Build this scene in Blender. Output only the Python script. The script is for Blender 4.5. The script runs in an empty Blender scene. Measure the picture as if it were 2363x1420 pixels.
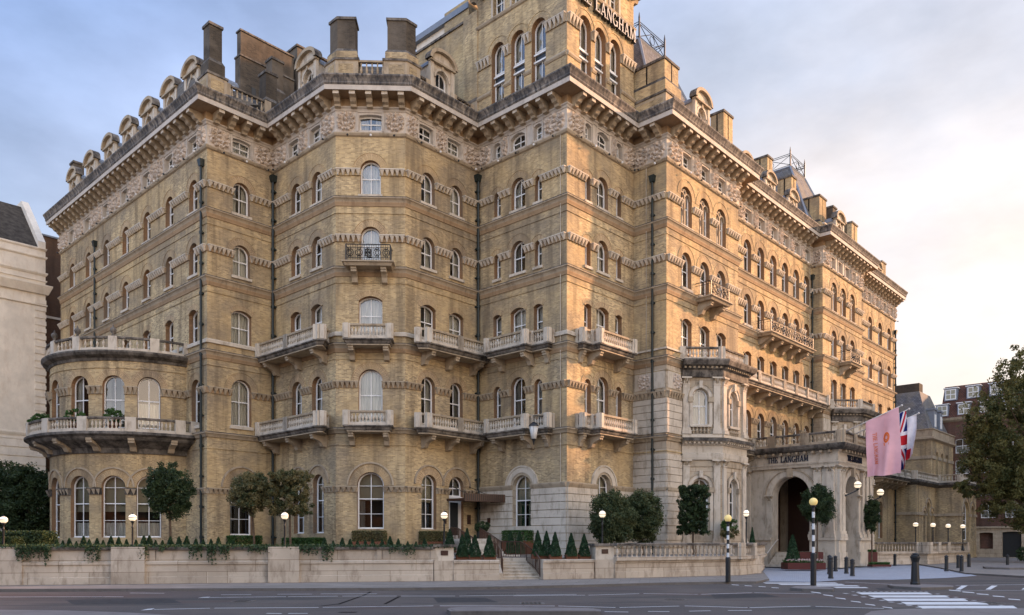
import bpy, math, random
import numpy as np
from mathutils import Vector, Matrix, noise
random.seed(7); RNG = np.random.default_rng(11)
R = math.radians
SC = bpy.context.scene; COL = SC.collection

# ---------------------------------------------------------------- camera
F_PX, CX, HZ, CAMZ = 1804.0, 1181.5, 1252.0, 1.75
cd = bpy.data.cameras.new('camera'); cam = bpy.data.objects.new('camera', cd); COL.objects.link(cam)
cd.sensor_width = 36.0; cd.lens = 36.0*F_PX/2363.0
cd.shift_y = (HZ-710.0)/2363.0; cd.clip_start = .1; cd.clip_end = 3000
cam.location = (0, 0, CAMZ); cam.rotation_euler = (R(90), 0, 0); SC.camera = cam
SC.render.resolution_x = 1024; SC.render.resolution_y = 615

# ---------------------------------------------------------------- light
SUN_DIR = Vector((.944, .329, 0)).normalized(); SUN_EL = R(17)
sl = bpy.data.lights.new('sun', 'SUN'); sl.energy = 3.3; sl.angle = R(2.2); sl.color = (1.0, .56, .31)
so = bpy.data.objects.new('sun', sl); COL.objects.link(so); so.location = (60, 20, 60)
sdir = Vector((SUN_DIR.x*math.cos(SUN_EL), SUN_DIR.y*math.cos(SUN_EL), math.sin(SUN_EL)))
so.rotation_euler = sdir.to_track_quat('Z', 'Y').to_euler()
W = bpy.data.worlds.new('World'); SC.world = W; W.use_nodes = True
nt = W.node_tree; nt.nodes.clear()
def N(nt, t, **k):
    n = nt.nodes.new(t)
    for a, b in k.items(): setattr(n, a, b)
    return n
def L(nt, a, b): nt.links.new(a, b)
def world():
    out = N(nt, 'ShaderNodeOutputWorld'); sky = N(nt, 'ShaderNodeTexSky'); sky.sky_type = 'NISHITA'
    sky.sun_disc = False; sky.sun_elevation = SUN_EL; sky.sun_rotation = math.atan2(SUN_DIR.x, SUN_DIR.y)
    sky.air_density = 1.0; sky.dust_density = 1.5; sky.ozone_density = 1.5
    b1 = N(nt, 'ShaderNodeBackground'); b1.inputs[1].default_value = .09; L(nt, sky.outputs[0], b1.inputs[0])
    tc = N(nt, 'ShaderNodeTexCoord'); sep = N(nt, 'ShaderNodeSeparateXYZ'); L(nt, tc.outputs['Generated'], sep.inputs[0])
    # soft high cloud: stretched noise over the dome
    mp = N(nt, 'ShaderNodeMapping'); mp.inputs['Scale'].default_value = (1.6, 1.6, 3.4); mp.inputs['Rotation'].default_value = (0, R(20), R(25))
    L(nt, tc.outputs['Generated'], mp.inputs[0])
    n1 = N(nt, 'ShaderNodeTexNoise'); n1.inputs['Scale'].default_value = 1.5; n1.inputs['Detail'].default_value = 7; n1.inputs['Roughness'].default_value = .52
    n1.inputs['Distortion'].default_value = .35
    L(nt, mp.outputs[0], n1.inputs[0])
    cr = N(nt, 'ShaderNodeValToRGB'); cr.color_ramp.elements[0].position = .36; cr.color_ramp.elements[1].position = .66
    cr.color_ramp.elements[0].color = (.60, .60, .60, 1); cr.color_ramp.elements[1].color = (.93, .93, .93, 1)
    L(nt, n1.outputs[0], cr.inputs[0])
    # cloud tint: warmer low down and towards the sun
    dt = N(nt, 'ShaderNodeVectorMath', operation='DOT_PRODUCT'); dt.inputs[1].default_value = (sdir.x, sdir.y, .0)
    L(nt, tc.outputs['Generated'], dt.inputs[0])
    m1 = N(nt, 'ShaderNodeMath', operation='MULTIPLY_ADD'); m1.inputs[1].default_value = .50; m1.inputs[2].default_value = .76
    L(nt, dt.outputs['Value'], m1.inputs[0])
    m2 = N(nt, 'ShaderNodeMath', operation='MULTIPLY_ADD'); m2.inputs[1].default_value = -1.25
    L(nt, sep.outputs['Z'], m2.inputs[0]); L(nt, m1.outputs[0], m2.inputs[2])
    cc = N(nt, 'ShaderNodeValToRGB'); e = cc.color_ramp.elements
    e[0].position = 0; e[0].color = (.34, .49, .86, 1); e[1].position = .86; e[1].color = (1.0, .79, .64, 1)
    x = e.new(.35); x.color = (.66, .70, .83, 1); x = e.new(.62); x.color = (.95, .83, .75, 1)
    L(nt, m2.outputs[0], cc.inputs[0])
    n2 = N(nt, 'ShaderNodeTexNoise'); n2.inputs['Scale'].default_value = 2.3; n2.inputs['Detail'].default_value = 6
    n2.inputs['Roughness'].default_value = .55
    L(nt, mp.outputs[0], n2.inputs[0])
    mr = N(nt, 'ShaderNodeMapRange'); mr.inputs[1].default_value = .3; mr.inputs[2].default_value = .7
    mr.inputs[3].default_value = .70; mr.inputs[4].default_value = 1.16
    L(nt, n2.outputs[0], mr.inputs[0])
    # sky behind the camera raised as added fill light, lowered behind the hotel
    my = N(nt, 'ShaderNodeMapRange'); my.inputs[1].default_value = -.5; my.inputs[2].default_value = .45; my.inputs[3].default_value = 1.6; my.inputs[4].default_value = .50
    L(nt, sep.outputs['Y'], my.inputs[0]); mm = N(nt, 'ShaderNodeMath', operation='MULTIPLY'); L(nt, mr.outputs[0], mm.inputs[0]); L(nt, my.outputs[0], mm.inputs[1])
    # and tinted warmer there, to warm the fill on the facade
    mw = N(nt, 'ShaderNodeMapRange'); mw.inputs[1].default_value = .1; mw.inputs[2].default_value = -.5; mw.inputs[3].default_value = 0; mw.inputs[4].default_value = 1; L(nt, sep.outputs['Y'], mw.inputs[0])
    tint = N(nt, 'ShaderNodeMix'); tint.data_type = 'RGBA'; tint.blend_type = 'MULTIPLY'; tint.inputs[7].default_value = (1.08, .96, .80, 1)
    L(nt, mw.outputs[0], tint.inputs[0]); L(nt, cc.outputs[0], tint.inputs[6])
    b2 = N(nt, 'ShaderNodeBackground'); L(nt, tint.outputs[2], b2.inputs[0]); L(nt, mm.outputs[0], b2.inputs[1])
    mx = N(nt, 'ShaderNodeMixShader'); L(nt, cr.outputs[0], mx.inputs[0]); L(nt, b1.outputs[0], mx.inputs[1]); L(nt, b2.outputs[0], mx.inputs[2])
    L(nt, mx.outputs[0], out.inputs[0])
world()
SC.view_settings.view_transform = 'Standard'; SC.view_settings.look = 'None'
SC.view_settings.exposure = 1.38; SC.view_settings.gamma = 1.0; SC.view_settings.use_curve_mapping = False

# ---------------------------------------------------------------- materials
def mat(name, rough=.85, spec=.25, metal=0):
    m = bpy.data.materials.new(name); m.use_nodes = True; t = m.node_tree
    b = t.nodes['Principled BSDF']; b.inputs['Roughness'].default_value = rough
    b.inputs['Specular IOR Level'].default_value = spec; b.inputs['Metallic'].default_value = metal
    return m, t, b
def mixc(t, fac, a, b, blend='MIX'):
    n = N(t, 'ShaderNodeMix'); n.data_type = 'RGBA'; n.blend_type = blend
    for i, v in ((0, fac), (6, a), (7, b)):
        if hasattr(v, 'type') and not isinstance(v, (tuple, list, float)): L(t, v, n.inputs[i])
        elif i == 0: n.inputs[0].default_value = v
        else: n.inputs[i].default_value = (*v, 1) if len(v) == 3 else v
    return n.outputs[2]
def noi(t, scale, detail=4, rough=.55, vec=None, scl=None, dist=0):
    n = N(t, 'ShaderNodeTexNoise'); n.inputs['Scale'].default_value = scale; n.inputs['Detail'].default_value = detail
    n.inputs['Roughness'].default_value = rough; n.inputs['Distortion'].default_value = dist
    if vec is None:
        g = N(t, 'ShaderNodeNewGeometry'); vec = g.outputs['Position']
    if scl:
        mp = N(t, 'ShaderNodeMapping'); mp.inputs['Scale'].default_value = scl; L(t, vec, mp.inputs[0]); vec = mp.outputs[0]
    L(t, vec, n.inputs['Vector']); return n.outputs[0]
def ramp(t, v, lo, hi, a=0., b=1.):
    n = N(t, 'ShaderNodeMapRange'); n.inputs[1].default_value = lo; n.inputs[2].default_value = hi
    n.inputs[3].default_value = a; n.inputs[4].default_value = b; L(t, v, n.inputs[0]); return n.outputs[0]
def bump(t, b, h, s=.3, d=.02):
    n = N(t, 'ShaderNodeBump'); n.inputs['Strength'].default_value = s; n.inputs['Distance'].default_value = d
    L(t, h, n.inputs['Height']); L(t, n.outputs[0], b.inputs['Normal'])
def brick_mat(name, c1, c2, mort, bw=.225, rh=.075, ms=.008, dirt=(.10, .075, .05), patch=(.42, .295, .145), dirt_amt=.62, rad=False):
    m, t, b = mat(name, .9, .15)
    uv = N(t, 'ShaderNodeUVMap')
    br = N(t, 'ShaderNodeTexBrick'); br.inputs['Scale'].default_value = 1.0
    br.inputs['Brick Width'].default_value = bw; br.inputs['Row Height'].default_value = rh; br.inputs['Mortar Size'].default_value = ms
    br.inputs['Mortar Smooth'].default_value = .2; br.inputs['Bias'].default_value = .05
    br.inputs['Color1'].default_value = (*c1, 1); br.inputs['Color2'].default_value = (*c2, 1); br.inputs['Mortar'].default_value = (*mort, 1)
    L(t, uv.outputs[0], br.inputs['Vector'])
    # scattered dark burnt bricks in clusters
    n0 = noi(t, .55, 6, .6, uv.outputs[0]); n1 = noi(t, 11, 2, .5, uv.outputs[0], (.5, 1, 1))
    mul = N(t, 'ShaderNodeMath', operation='MULTIPLY'); L(t, ramp(t, n0, .50, .66), mul.inputs[0]); L(t, ramp(t, n1, .48, .70, 0, .6), mul.inputs[1])
    c = mixc(t, mul.outputs[0], br.outputs[0], dirt)
    # large tonal patches, warm and grey
    c = mixc(t, ramp(t, noi(t, .22, 6, .62), .40, .60, 0, .6), c, patch)
    c = mixc(t, ramp(t, noi(t, .30, 7, .68), .45, .62, 0, dirt_amt), c, (dirt[0]*1.7, dirt[1]*1.9, dirt[2]*2.2))
    # soot and rain streaks running down
    st = noi(t, .9, 5, .6, None, (1.6, 1.6, .16))
    c = mixc(t, ramp(t, st, .48, .66, 0, .55), c, (dirt[0]*1.1, dirt[1]*1.1, dirt[2]*1.1))
    L(t, c, b.inputs['Base Color']); bump(t, b, br.outputs['Fac'], -.25 if not rad else -.4, .01)
    return m
def stone_mat(name, base, dark, amt=.6, joint=None, black=0., sc=1., jc=None):
    m, t, b = mat(name, .85, .2)
    c = mixc(t, ramp(t, noi(t, .8*sc, 6, .65), .35, .65), base, tuple(x*.8 for x in base))
    c = mixc(t, ramp(t, noi(t, 2.6*sc, 7, .7, None, (1, 1, .35)), .5, .74, 0, amt), c, dark)
    if black:
        c = mixc(t, ramp(t, noi(t, 1.5*sc, 8, .7, None, (1.3, 1.3, .7)), .62-black*.3, .70-black*.12, 0, .92), c, (.035, .03, .026))
    h = noi(t, 9, 5, .6)
    if joint:
        uv = N(t, 'ShaderNodeUVMap'); br = N(t, 'ShaderNodeTexBrick'); br.inputs['Scale'].default_value = 1
        br.inputs['Brick Width'].default_value = joint[0]; br.inputs['Row Height'].default_value = joint[1]; br.inputs['Mortar Size'].default_value = .010
        br.inputs['Color1'].default_value = (1, 1, 1, 1); br.inputs['Color2'].default_value = (.80, .78, .76, 1); br.inputs['Mortar'].default_value = (.42, .36, .30, 1)
        L(t, uv.outputs[0], br.inputs['Vector']); c = mixc(t, 1.0, c, br.outputs[0], 'MULTIPLY')
    L(t, c, b.inputs['Base Color']); bump(t, b, h, .25, .02); return m
def flat(name, col, rough=.6, spec=.3, metal=0, var=.15, vs=3.):
    m, t, b = mat(name, rough, spec, metal)
    c = mixc(t, ramp(t, noi(t, vs, 5, .6), .35, .65), col, tuple(x*(1-var) for x in col)); L(t, c, b.inputs['Base Color']); return m
M = {}
M['brick'] = brick_mat('stock_brick', (.66, .49, .255), (.29, .205, .105), (.52, .43, .29))
M['brick_arch'] = brick_mat('gauged_arch_brick', (.62, .46, .27), (.42, .29, .16), (.18, .12, .07), bw=.6, rh=.085, ms=.012, rad=True)
M['reveal'] = brick_mat('shaded_rubbed_reveal', (.36, .20, .095), (.24, .125, .06), (.24, .16, .09), patch=(.24, .13, .06))  # rubbed red brick, darkened in colour to carry the recess shade
M['brick_dark'] = brick_mat('sooty_shade_brick', (.085, .068, .05), (.042, .035, .028), (.09, .08, .065), patch=(.055, .045, .034))  # soot colour, darkened further to stand in for shade on the rear stacks
M['brick_red'] = brick_mat('red_brown_brick', (.14, .062, .04), (.09, .042, .03), (.20, .15, .12), patch=(.16, .07, .04), dirt=(.05, .03, .02))
M['brick_flank'] = brick_mat('brown_flank_brick', (.17, .09, .05), (.12, .065, .035), (.16, .12, .09), patch=(.13, .07, .04), dirt=(.05, .03, .02))
M['stone'] = stone_mat('portland_stone', (.58, .50, .39), (.19, .14, .09), .85)
M['ashlar'] = stone_mat('ashlar_stone', (.52, .425, .305), (.22, .16, .10), .8, joint=(1.1, .45))
M['rust_back'] = stone_mat('shadow_gap_stone', (.22, .17, .12), (.10, .08, .055), .6)
M['trim'] = stone_mat('string_stone', (.42, .335, .23), (.12, .09, .06), .85)
M['frieze'] = stone_mat('frieze_stone', (.55, .485, .405), (.24, .19, .145), .5)
M['relief'] = stone_mat('carved_relief_stone', (.62, .52, .42), (.12, .08, .055), .9, sc=2.6)
M['trim2'] = stone_mat('rust_brown_moulding', (.36, .245, .14), (.15, .09, .05), .7)  # one brown stone for string undersides, band backs and the cornice soffit
M['gutter'] = stone_mat('weathered_gutter_stone', (.24, .205, .165), (.07, .06, .05), .9, black=.7)
def lead_gutter():
    m, t, b = mat('black_streaked_gutter', .8, .2); n = noi(t, 1.0, 5, .7, None, (4.5, 4.5, .5)); c = mixc(t, ramp(t, n, .40, .68), (.06, .058, .06), (.36, .31, .25))
    c = mixc(t, ramp(t, noi(t, .6, 4), .45, .6, 0, .6), c, (.05, .05, .052)); L(t, c, b.inputs['Base Color']); return m
M['roofgutter'] = lead_gutter()
M['gutter2'] = stone_mat('blackened_ledge_stone', (.20, .175, .145), (.05, .045, .038), .9, black=.8)
M['wallstone'] = stone_mat('boundary_wall_stone', (.57, .475, .36), (.20, .145, .095), 1.0, joint=(2.3, .5), sc=.8)
M['white_stone'] = stone_mat('pale_render', (.78, .69, .56), (.56, .45, .33), .7)
M['frame'] = flat('white_window_paint', (.78, .76, .71), .5, .3, var=.08)
M['iron'] = flat('black_iron', (.012, .013, .013), .45, .5)
M['bronze'] = flat('bronze_brown_metal', (.07, .035, .022), .4, .5, .3)
M['pipe'] = flat('dark_green_pipe_paint', (.012, .02, .018), .5, .4)
M['lead'] = flat('lead_sheet', (.20, .22, .25), .55, .4)
M['dark'] = flat('dark_void', (.012, .010, .009), .9, .1)
M['door'] = flat('dark_door', (.02, .022, .022), .4, .4)
M['redbox'] = flat('dark_red_planter', (.08, .014, .012), .5, .3)
M['terracotta'] = flat('brown_trough', (.16, .065, .035), .7, .2)
M['soil'] = flat('soil', (.05, .035, .025), .95, .1)
M['trunk'] = flat('bark', (.13, .09, .06), .9, .1, var=.4, vs=8)
M['white_paint'] = flat('white_pole_paint', (.75, .74, .70), .5, .3)
M['plaque'] = flat('brown_plaque', (.05, .02, .012), .4, .4)
M['navy'] = flat('navy_letter', (.008, .012, .035), .4, .4)
M['letter'] = flat('grey_letter', (.45, .42, .38), .5, .4)
M['pink'] = flat('pink_cloth', (.76, .42, .43), .85, .1, var=.12, vs=1.2)
M['orange'] = flat('orange_print', (.75, .16, .03), .8, .1)
M['flag_blue'] = flat('flag_blue', (.012, .02, .13), .8, .1)
M['flag_red'] = flat('flag_red', (.5, .02, .03), .8, .1)
M['flag_white'] = flat('flag_white', (.75, .72, .74), .8, .1)
M['pole'] = flat('white_flagpole', (.62, .58, .52), .5, .3)
def slate():
    m, t, b = mat('slate', .8, .2); uv = N(t, 'ShaderNodeUVMap'); br = N(t, 'ShaderNodeTexBrick'); br.inputs['Scale'].default_value = 1
    br.inputs['Brick Width'].default_value = .3; br.inputs['Row Height'].default_value = .2; br.inputs['Mortar Size'].default_value = .012
    br.inputs['Color1'].default_value = (.17, .17, .175, 1); br.inputs['Color2'].default_value = (.10, .10, .105, 1); br.inputs['Mortar'].default_value = (.03, .03, .03, 1)
    L(t, uv.outputs[0], br.inputs['Vector']); c = mixc(t, ramp(t, noi(t, .7, 5), .4, .65, 0, .6), br.outputs[0], (.20, .17, .12))
    L(t, c, b.inputs['Base Color']); bump(t, b, br.outputs['Fac'], -.4, .02); return m
M['slate'] = slate(); M['old_slate'] = flat('mossy_brown_slate', (.085, .072, .058), .95, .05, var=.5, vs=2.5)
def tile():
    m, t, b = mat('clay_tile', .8, .2); uv = N(t, 'ShaderNodeUVMap'); br = N(t, 'ShaderNodeTexBrick'); br.inputs['Scale'].default_value = 1
    br.inputs['Brick Width'].default_value = .25; br.inputs['Row Height'].default_value = .18; br.inputs['Mortar Size'].default_value = .02
    br.inputs['Color1'].default_value = (.16, .065, .04, 1); br.inputs['Color2'].default_value = (.10, .045, .03, 1); br.inputs['Mortar'].default_value = (.03, .02, .015, 1)
    L(t, uv.outputs[0], br.inputs['Vector']); L(t, br.outputs[0], b.inputs['Base Color']); return m
M['tile'] = tile()
def glass(name, tint, g=.10):
    m = bpy.data.materials.new(name); m.use_nodes = True; t = m.node_tree; t.nodes.clear()
    o = N(t, 'ShaderNodeOutputMaterial'); tr = N(t, 'ShaderNodeBsdfTransparent'); tr.inputs[0].default_value = (*tint, 1)
    gl = N(t, 'ShaderNodeBsdfGlossy'); gl.inputs['Roughness'].default_value = .03; gl.inputs[0].default_value = (.95, .95, .95, 1)
    lw = N(t, 'ShaderNodeFresnel'); lw.inputs[0].default_value = 1.5
    n = noi(t, 1.3, 2, .5); bp = N(t, 'ShaderNodeBump'); bp.inputs['Strength'].default_value = .06; bp.inputs['Distance'].default_value = .015
    L(t, n, bp.inputs['Height']); L(t, bp.outputs[0], gl.inputs['Normal'])
    ad = N(t, 'ShaderNodeMath', operation='ADD'); ad.use_clamp = True; L(t, lw.outputs[0], ad.inputs[0]); ad.inputs[1].default_value = g
    mx = N(t, 'ShaderNodeMixShader'); L(t, ad.outputs[0], mx.inputs[0]); L(t, tr.outputs[0], mx.inputs[1]); L(t, gl.outputs[0], mx.inputs[2])
    L(t, mx.outputs[0], o.inputs[0]); return m
M['glass'] = glass('window_glass', (.86, .88, .86), .08)
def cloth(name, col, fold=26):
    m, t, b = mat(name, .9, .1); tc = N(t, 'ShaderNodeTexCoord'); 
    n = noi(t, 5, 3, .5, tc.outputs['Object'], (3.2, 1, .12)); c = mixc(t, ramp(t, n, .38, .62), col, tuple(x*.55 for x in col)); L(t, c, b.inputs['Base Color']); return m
M['sheer'] = cloth('sheer_curtain', (.74, .71, .64)); M['blind'] = flat('cream_blind', (.34, .31, .22), .8, .1, var=.06)
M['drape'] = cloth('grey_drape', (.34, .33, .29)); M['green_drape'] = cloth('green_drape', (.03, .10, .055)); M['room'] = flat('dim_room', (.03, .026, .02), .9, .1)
def leafm(name, c1, c2, tr=.25):
    m, t, b = mat(name, .6, .3); a = N(t, 'ShaderNodeAttribute'); a.attribute_name = 'tone'
    c = mixc(t, a.outputs['Fac'], c1, c2); L(t, c, b.inputs['Base Color'])
    o = t.nodes['Material Output']; tl = N(t, 'ShaderNodeBsdfTranslucent'); L(t, c, tl.inputs[0])
    mx = N(t, 'ShaderNodeMixShader'); mx.inputs[0].default_value = tr; L(t, b.outputs[0], mx.inputs[1]); L(t, tl.outputs[0], mx.inputs[2]); L(t, mx.outputs[0], o.inputs[0]); return m
M['leaf_dark'] = leafm('dark_leaf', (.018, .035, .014), (.06, .09, .03))
M['leaf_mid'] = leafm('photinia_leaf', (.035, .06, .02), (.24, .19, .08))
M['leaf_bush'] = leafm('dense_bush_leaf', (.022, .045, .016), (.12, .13, .05))
M['leaf_green'] = leafm('fresh_leaf', (.03, .075, .02), (.09, .17, .04))
M['leaf_plane'] = leafm('plane_tree_leaf', (.045, .062, .02), (.19, .17, .055), .4)
M['leaf_cone'] = leafm('conifer_leaf', (.016, .04, .018), (.05, .10, .04))
M['leaf_ivy'] = leafm('ivy_leaf', (.02, .045, .02), (.08, .12, .05))
M['flower'] = leafm('pale_flower', (.55, .25, .28), (.75, .70, .60))
def emis(name, col, s):
    m = bpy.data.materials.new(name); m.use_nodes = True; b = m.node_tree.nodes['Principled BSDF']
    b.inputs['Base Color'].default_value = (.8, .75, .65, 1); b.inputs['Emission Color'].default_value = (*col, 1); b.inputs['Emission Strength'].default_value = s; return m
M['globe'] = emis('lit_lamp_globe', (1, .78, .5), .34)
M['amber'] = emis('amber_beacon_globe', (.95, .70, .28), .10); M['amber'].node_tree.nodes['Principled BSDF'].inputs['Base Color'].default_value = (.80, .58, .20, 1)
M['spot'] = emis('floodlight_lens', (1, .85, .6), 1.2)
def asphalt():
    m, t, b = mat('asphalt', .9, .12); g = N(t, 'ShaderNodeNewGeometry')
    c = mixc(t, ramp(t, noi(t, .25, 6, .6), .35, .65), (.130, .106, .090), (.088, .076, .068))
    c = mixc(t, ramp(t, noi(t, .09, 3, .5), .5, .6, 0, .6), c, (.10, .078, .070))
    c = mixc(t, ramp(t, noi(t, 45, 2, .6), .55, .75, 0, .5), c, (.20, .19, .175))
    c = mixc(t, ramp(t, noi(t, 1.1, 6, .7, None, (.25, 2.2, 1)), .58, .75, 0, .5), c, (.03, .03, .032))
    c = mixc(t, ramp(t, noi(t, .13, 4, .6, None, (.6, 1.6, 1)), .54, .58, 0, .45), c, (.105, .07, .058)); c = mixc(t, ramp(t, noi(t, .21, 3, .5, None, (.5, 2.5, 1)), .60, .62, 0, .4), c, (.04, .046, .044))
    L(t, c, b.inputs['Base Color']); bump(t, b, noi(t, 60, 3, .6), .5, .01); return m
M['asphalt'] = asphalt()
def paving(name, c1, c2, mort, w, h, rot=0.):
    m, t, b = mat(name, .8, .25); g = N(t, 'ShaderNodeNewGeometry'); mp = N(t, 'ShaderNodeMapping'); mp.inputs['Rotation'].default_value = (0, 0, rot)
    L(t, g.outputs['Position'], mp.inputs[0]); br = N(t, 'ShaderNodeTexBrick'); br.inputs['Scale'].default_value = 1
    br.inputs['Brick Width'].default_value = w; br.inputs['Row Height'].default_value = h; br.inputs['Mortar Size'].default_value = .012
    br.inputs['Color1'].default_value = (*c1, 1); br.inputs['Color2'].default_value = (*c2, 1); br.inputs['Mortar'].default_value = (*mort, 1)
    L(t, mp.outputs[0], br.inputs['Vector'])
    c = mixc(t, ramp(t, noi(t, .5, 6, .65), .4, .7, 0, .5), br.outputs[0], tuple(x*.6 for x in c1)); L(t, c, b.inputs['Base Color']); bump(t, b, br.outputs['Fac'], -.3, .01); return m
M['paving'] = paving('york_paving', (.27, .235, .20), (.21, .18, .15), (.12, .10, .08), .9, .6, R(10))
M['setts'] = paving('granite_setts', (.42, .43, .46), (.33, .34, .37), (.22, .22, .23), .2, .1, R(20))
M['kerb'] = stone_mat('granite_kerb', (.16, .14, .12), (.06, .05, .045), .5)
M['kerbtop'] = stone_mat('pale_kerb', (.22, .19, .17), (.11, .09, .08), .5)
M['patch'] = flat('fresh_tar_patch', (.055, .052, .05), .85, .2, var=.3, vs=5)
def paintm():
    m, t, b = mat('road_paint', .7, .3); c = mixc(t, ramp(t, noi(t, 3, 7, .75), .56, .74), (.62, .60, .57), (.13, .12, .12)); L(t, c, b.inputs['Base Color']); return m
M['paint'] = paintm()

# ---------------------------------------------------------------- mesh helpers
ea = Vector((.679, .7342, 0)).normalized(); eb = Vector((-ea.y, ea.x, 0)); ec = Vector((.99924, .0391, 0))
ORIG = {}
def origin(o): return ORIG.get(o.name, Vector((0, 0, 0)))
class MB:
    def __init__(s): s.v = []; s.f = []; s.m = []; s.cuv = {}; s.mats = []
    def mi(s, m):
        if m not in s.mats: s.mats.append(m)
        return s.mats.index(m)
    def face(s, pts, m='brick', uv=None):
        k = len(s.v); s.v += [tuple(p) for p in pts]; s.f.append(tuple(range(k, k+len(pts)))); s.m.append(s.mi(m))
        if uv: s.cuv[len(s.f)-1] = uv
    def shared(s, verts, faces, m):
        k = len(s.v); s.v += [tuple(p) for p in verts]
        for f in faces: s.f.append(tuple(i+k for i in f)); s.m.append(s.mi(m))
    def hexa(s, p, m):   # p: 4 bottom + 4 top, counter-clockwise
        for q in ((3, 2, 1, 0), (4, 5, 6, 7), (0, 1, 5, 4), (1, 2, 6, 5), (2, 3, 7, 6), (3, 0, 4, 7)): s.face([p[i] for i in q], m)
    def box(s, fr, u0, u1, z0, z1, o0, o1, m):   # in a frame: along, up, outwards
        b = [fr.pt(u0, z0, o1), fr.pt(u1, z0, o1), fr.pt(u1, z0, o0), fr.pt(u0, z0, o0)]; t = [fr.pt(u0, z1, o1), fr.pt(u1, z1, o1), fr.pt(u1, z1, o0), fr.pt(u0, z1, o0)]
        s.hexa(b+t, m)
    def prism(s, fr, prof, u0, u1, m):    # profile [(off,z)] extruded along u
        a = [fr.pt(u0, z, o) for o, z in prof]; b = [fr.pt(u1, z, o) for o, z in prof]; n = len(prof)
        s.face(a[::-1], m); s.face(b, m)
        for i in range(n): s.face([a[i], a[(i+1) % n], b[(i+1) % n], b[i]], m)
    def poly(s, pts, z0, z1, m, mtop=None):  # vertical prism from a plan outline
        n = len(pts); s.face([(p[0], p[1], z1) for p in pts], mtop or m); s.face([(p[0], p[1], z0) for p in pts][::-1], m)
        for i in range(n):
            a, b = pts[i], pts[(i+1) % n]; s.face([(a[0], a[1], z0), (b[0], b[1], z0), (b[0], b[1], z1), (a[0], a[1], z1)], m)
    def lathe(s, c, prof, m, n=10, ax=None):  # [(r,z)] about vertical axis at c
        vs = []; 
        for r, z in prof:
            for i in range(n): a = 2*math.pi*i/n; vs.append((c[0]+r*math.cos(a), c[1]+r*math.sin(a), c[2]+z))
        fs = [(j*n+i, j*n+(i+1) % n, (j+1)*n+(i+1) % n, (j+1)*n+i) for j in range(len(prof)-1) for i in range(n)]
        fs += [tuple(range(n))[::-1], tuple((len(prof)-1)*n+i for i in range(n))]; s.shared(vs, fs, m)
    def tube(s, pts, r, m, n=6, r2=None):
        pts = [Vector(p) for p in pts]; vs = []; K = len(pts)
        for k, p in enumerate(pts):
            d = (pts[min(k+1, K-1)]-pts[max(k-1, 0)]).normalized(); a = d.cross(Vector((0, 0, 1)))
            if a.length < .01: a = Vector((1, 0, 0))
            a.normalize(); b = d.cross(a); rr = r if r2 is None else r+(r2-r)*k/(K-1)
            for i in range(n): t = 2*math.pi*i/n; vs.append(p+a*rr*math.cos(t)+b*rr*math.sin(t))
        fs = [(j*n+i, j*n+(i+1) % n, (j+1)*n+(i+1) % n, (j+1)*n+i) for j in range(K-1) for i in range(n)]
        fs += [tuple(range(n))[::-1], tuple((K-1)*n+i for i in range(n))]; s.shared(vs, fs, m)
    def sphere(s, c, r, m, n=12, k=8, sz=1.): s.lathe(c, [(max(.001, r*math.sin(math.pi*j/k)), -r*sz*math.cos(math.pi*j/k)) for j in range(k+1)], m, n)
    def mesh(s, name, off=Vector((0, 0, 0)), smooth=False):
        me = bpy.data.meshes.new(name); me.from_pydata([(x-off.x, y-off.y, z-off.z) for x, y, z in s.v], [], s.f)
        for m in s.mats: me.materials.append(M[m])
        me.polygons.foreach_set('material_index', s.m)
        if smooth: me.polygons.foreach_set('use_smooth', [True]*len(s.f))
        uvl = me.uv_layers.new(name='UVMap'); nl = len(me.loops)
        li = np.empty(nl, dtype=np.int32); me.loops.foreach_get('vertex_index', li)
        co = np.array(s.v, dtype=np.float64)[li]; tot = np.array([len(f) for f in s.f]); nn = np.empty(len(s.f)*3); me.polygons.foreach_get('normal', nn); nn = nn.reshape(-1, 3)
        nl_ = np.repeat(nn, tot, axis=0); h = np.stack([-nl_[:, 1], nl_[:, 0]], 1); ln = np.linalg.norm(h, axis=1); flatf = np.abs(nl_[:, 2]) > .92; ln[ln < 1e-6] = 1
        u = (co[:, 0]*h[:, 0]+co[:, 1]*h[:, 1])/ln; slope = np.sqrt(np.clip(1-nl_[:, 2]**2, .05, 1)); v = co[:, 2]/slope
        uv = np.stack([np.where(flatf, co[:, 0], u), np.where(flatf, co[:, 1], v)], 1)
        st = np.concatenate([[0], np.cumsum(tot)])
        for fi, q in s.cuv.items():
            for i, x in enumerate(q): uv[st[fi]+i] = x
        uvl.data.foreach_set('uv', uv.astype(np.float32).ravel()); me.update(); return me
    def build(s, name, parent=None, smooth=False):
        off = origin(parent) if parent else Vector((0, 0, 0))
        o = bpy.data.objects.new(name, s.mesh(name, off, smooth)); COL.objects.link(o); o.parent = parent
        if parent: ORIG[o.name] = off
        return o
def tag(o, label=None, cat=None, group=None, kind=None):
    for k, v in (('label', label), ('category', cat), ('group', group), ('kind', kind)):
        if v: o[k] = v
    return o
def thing(name, loc, label, cat, group=None, rz=0):
    o = bpy.data.objects.new(name, None); COL.objects.link(o); o.location = loc; o.rotation_euler.z = rz; o.empty_display_size = .3
    ORIG[o.name] = Vector(loc); return tag(o, label, cat, group)
def place(me, name, parent, loc, rz, scale=None):   # an instance of a mesh as a part (parent is unrotated)
    o = bpy.data.objects.new(name, me); COL.objects.link(o); o.parent = parent
    o.location = Vector(loc)-origin(parent) if parent else loc; o.rotation_euler.z = rz
    if scale: o.scale = scale
    return o
def sub(me, name, parent):
    o = bpy.data.objects.new(name, me); COL.objects.link(o); o.parent = parent; return o
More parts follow.
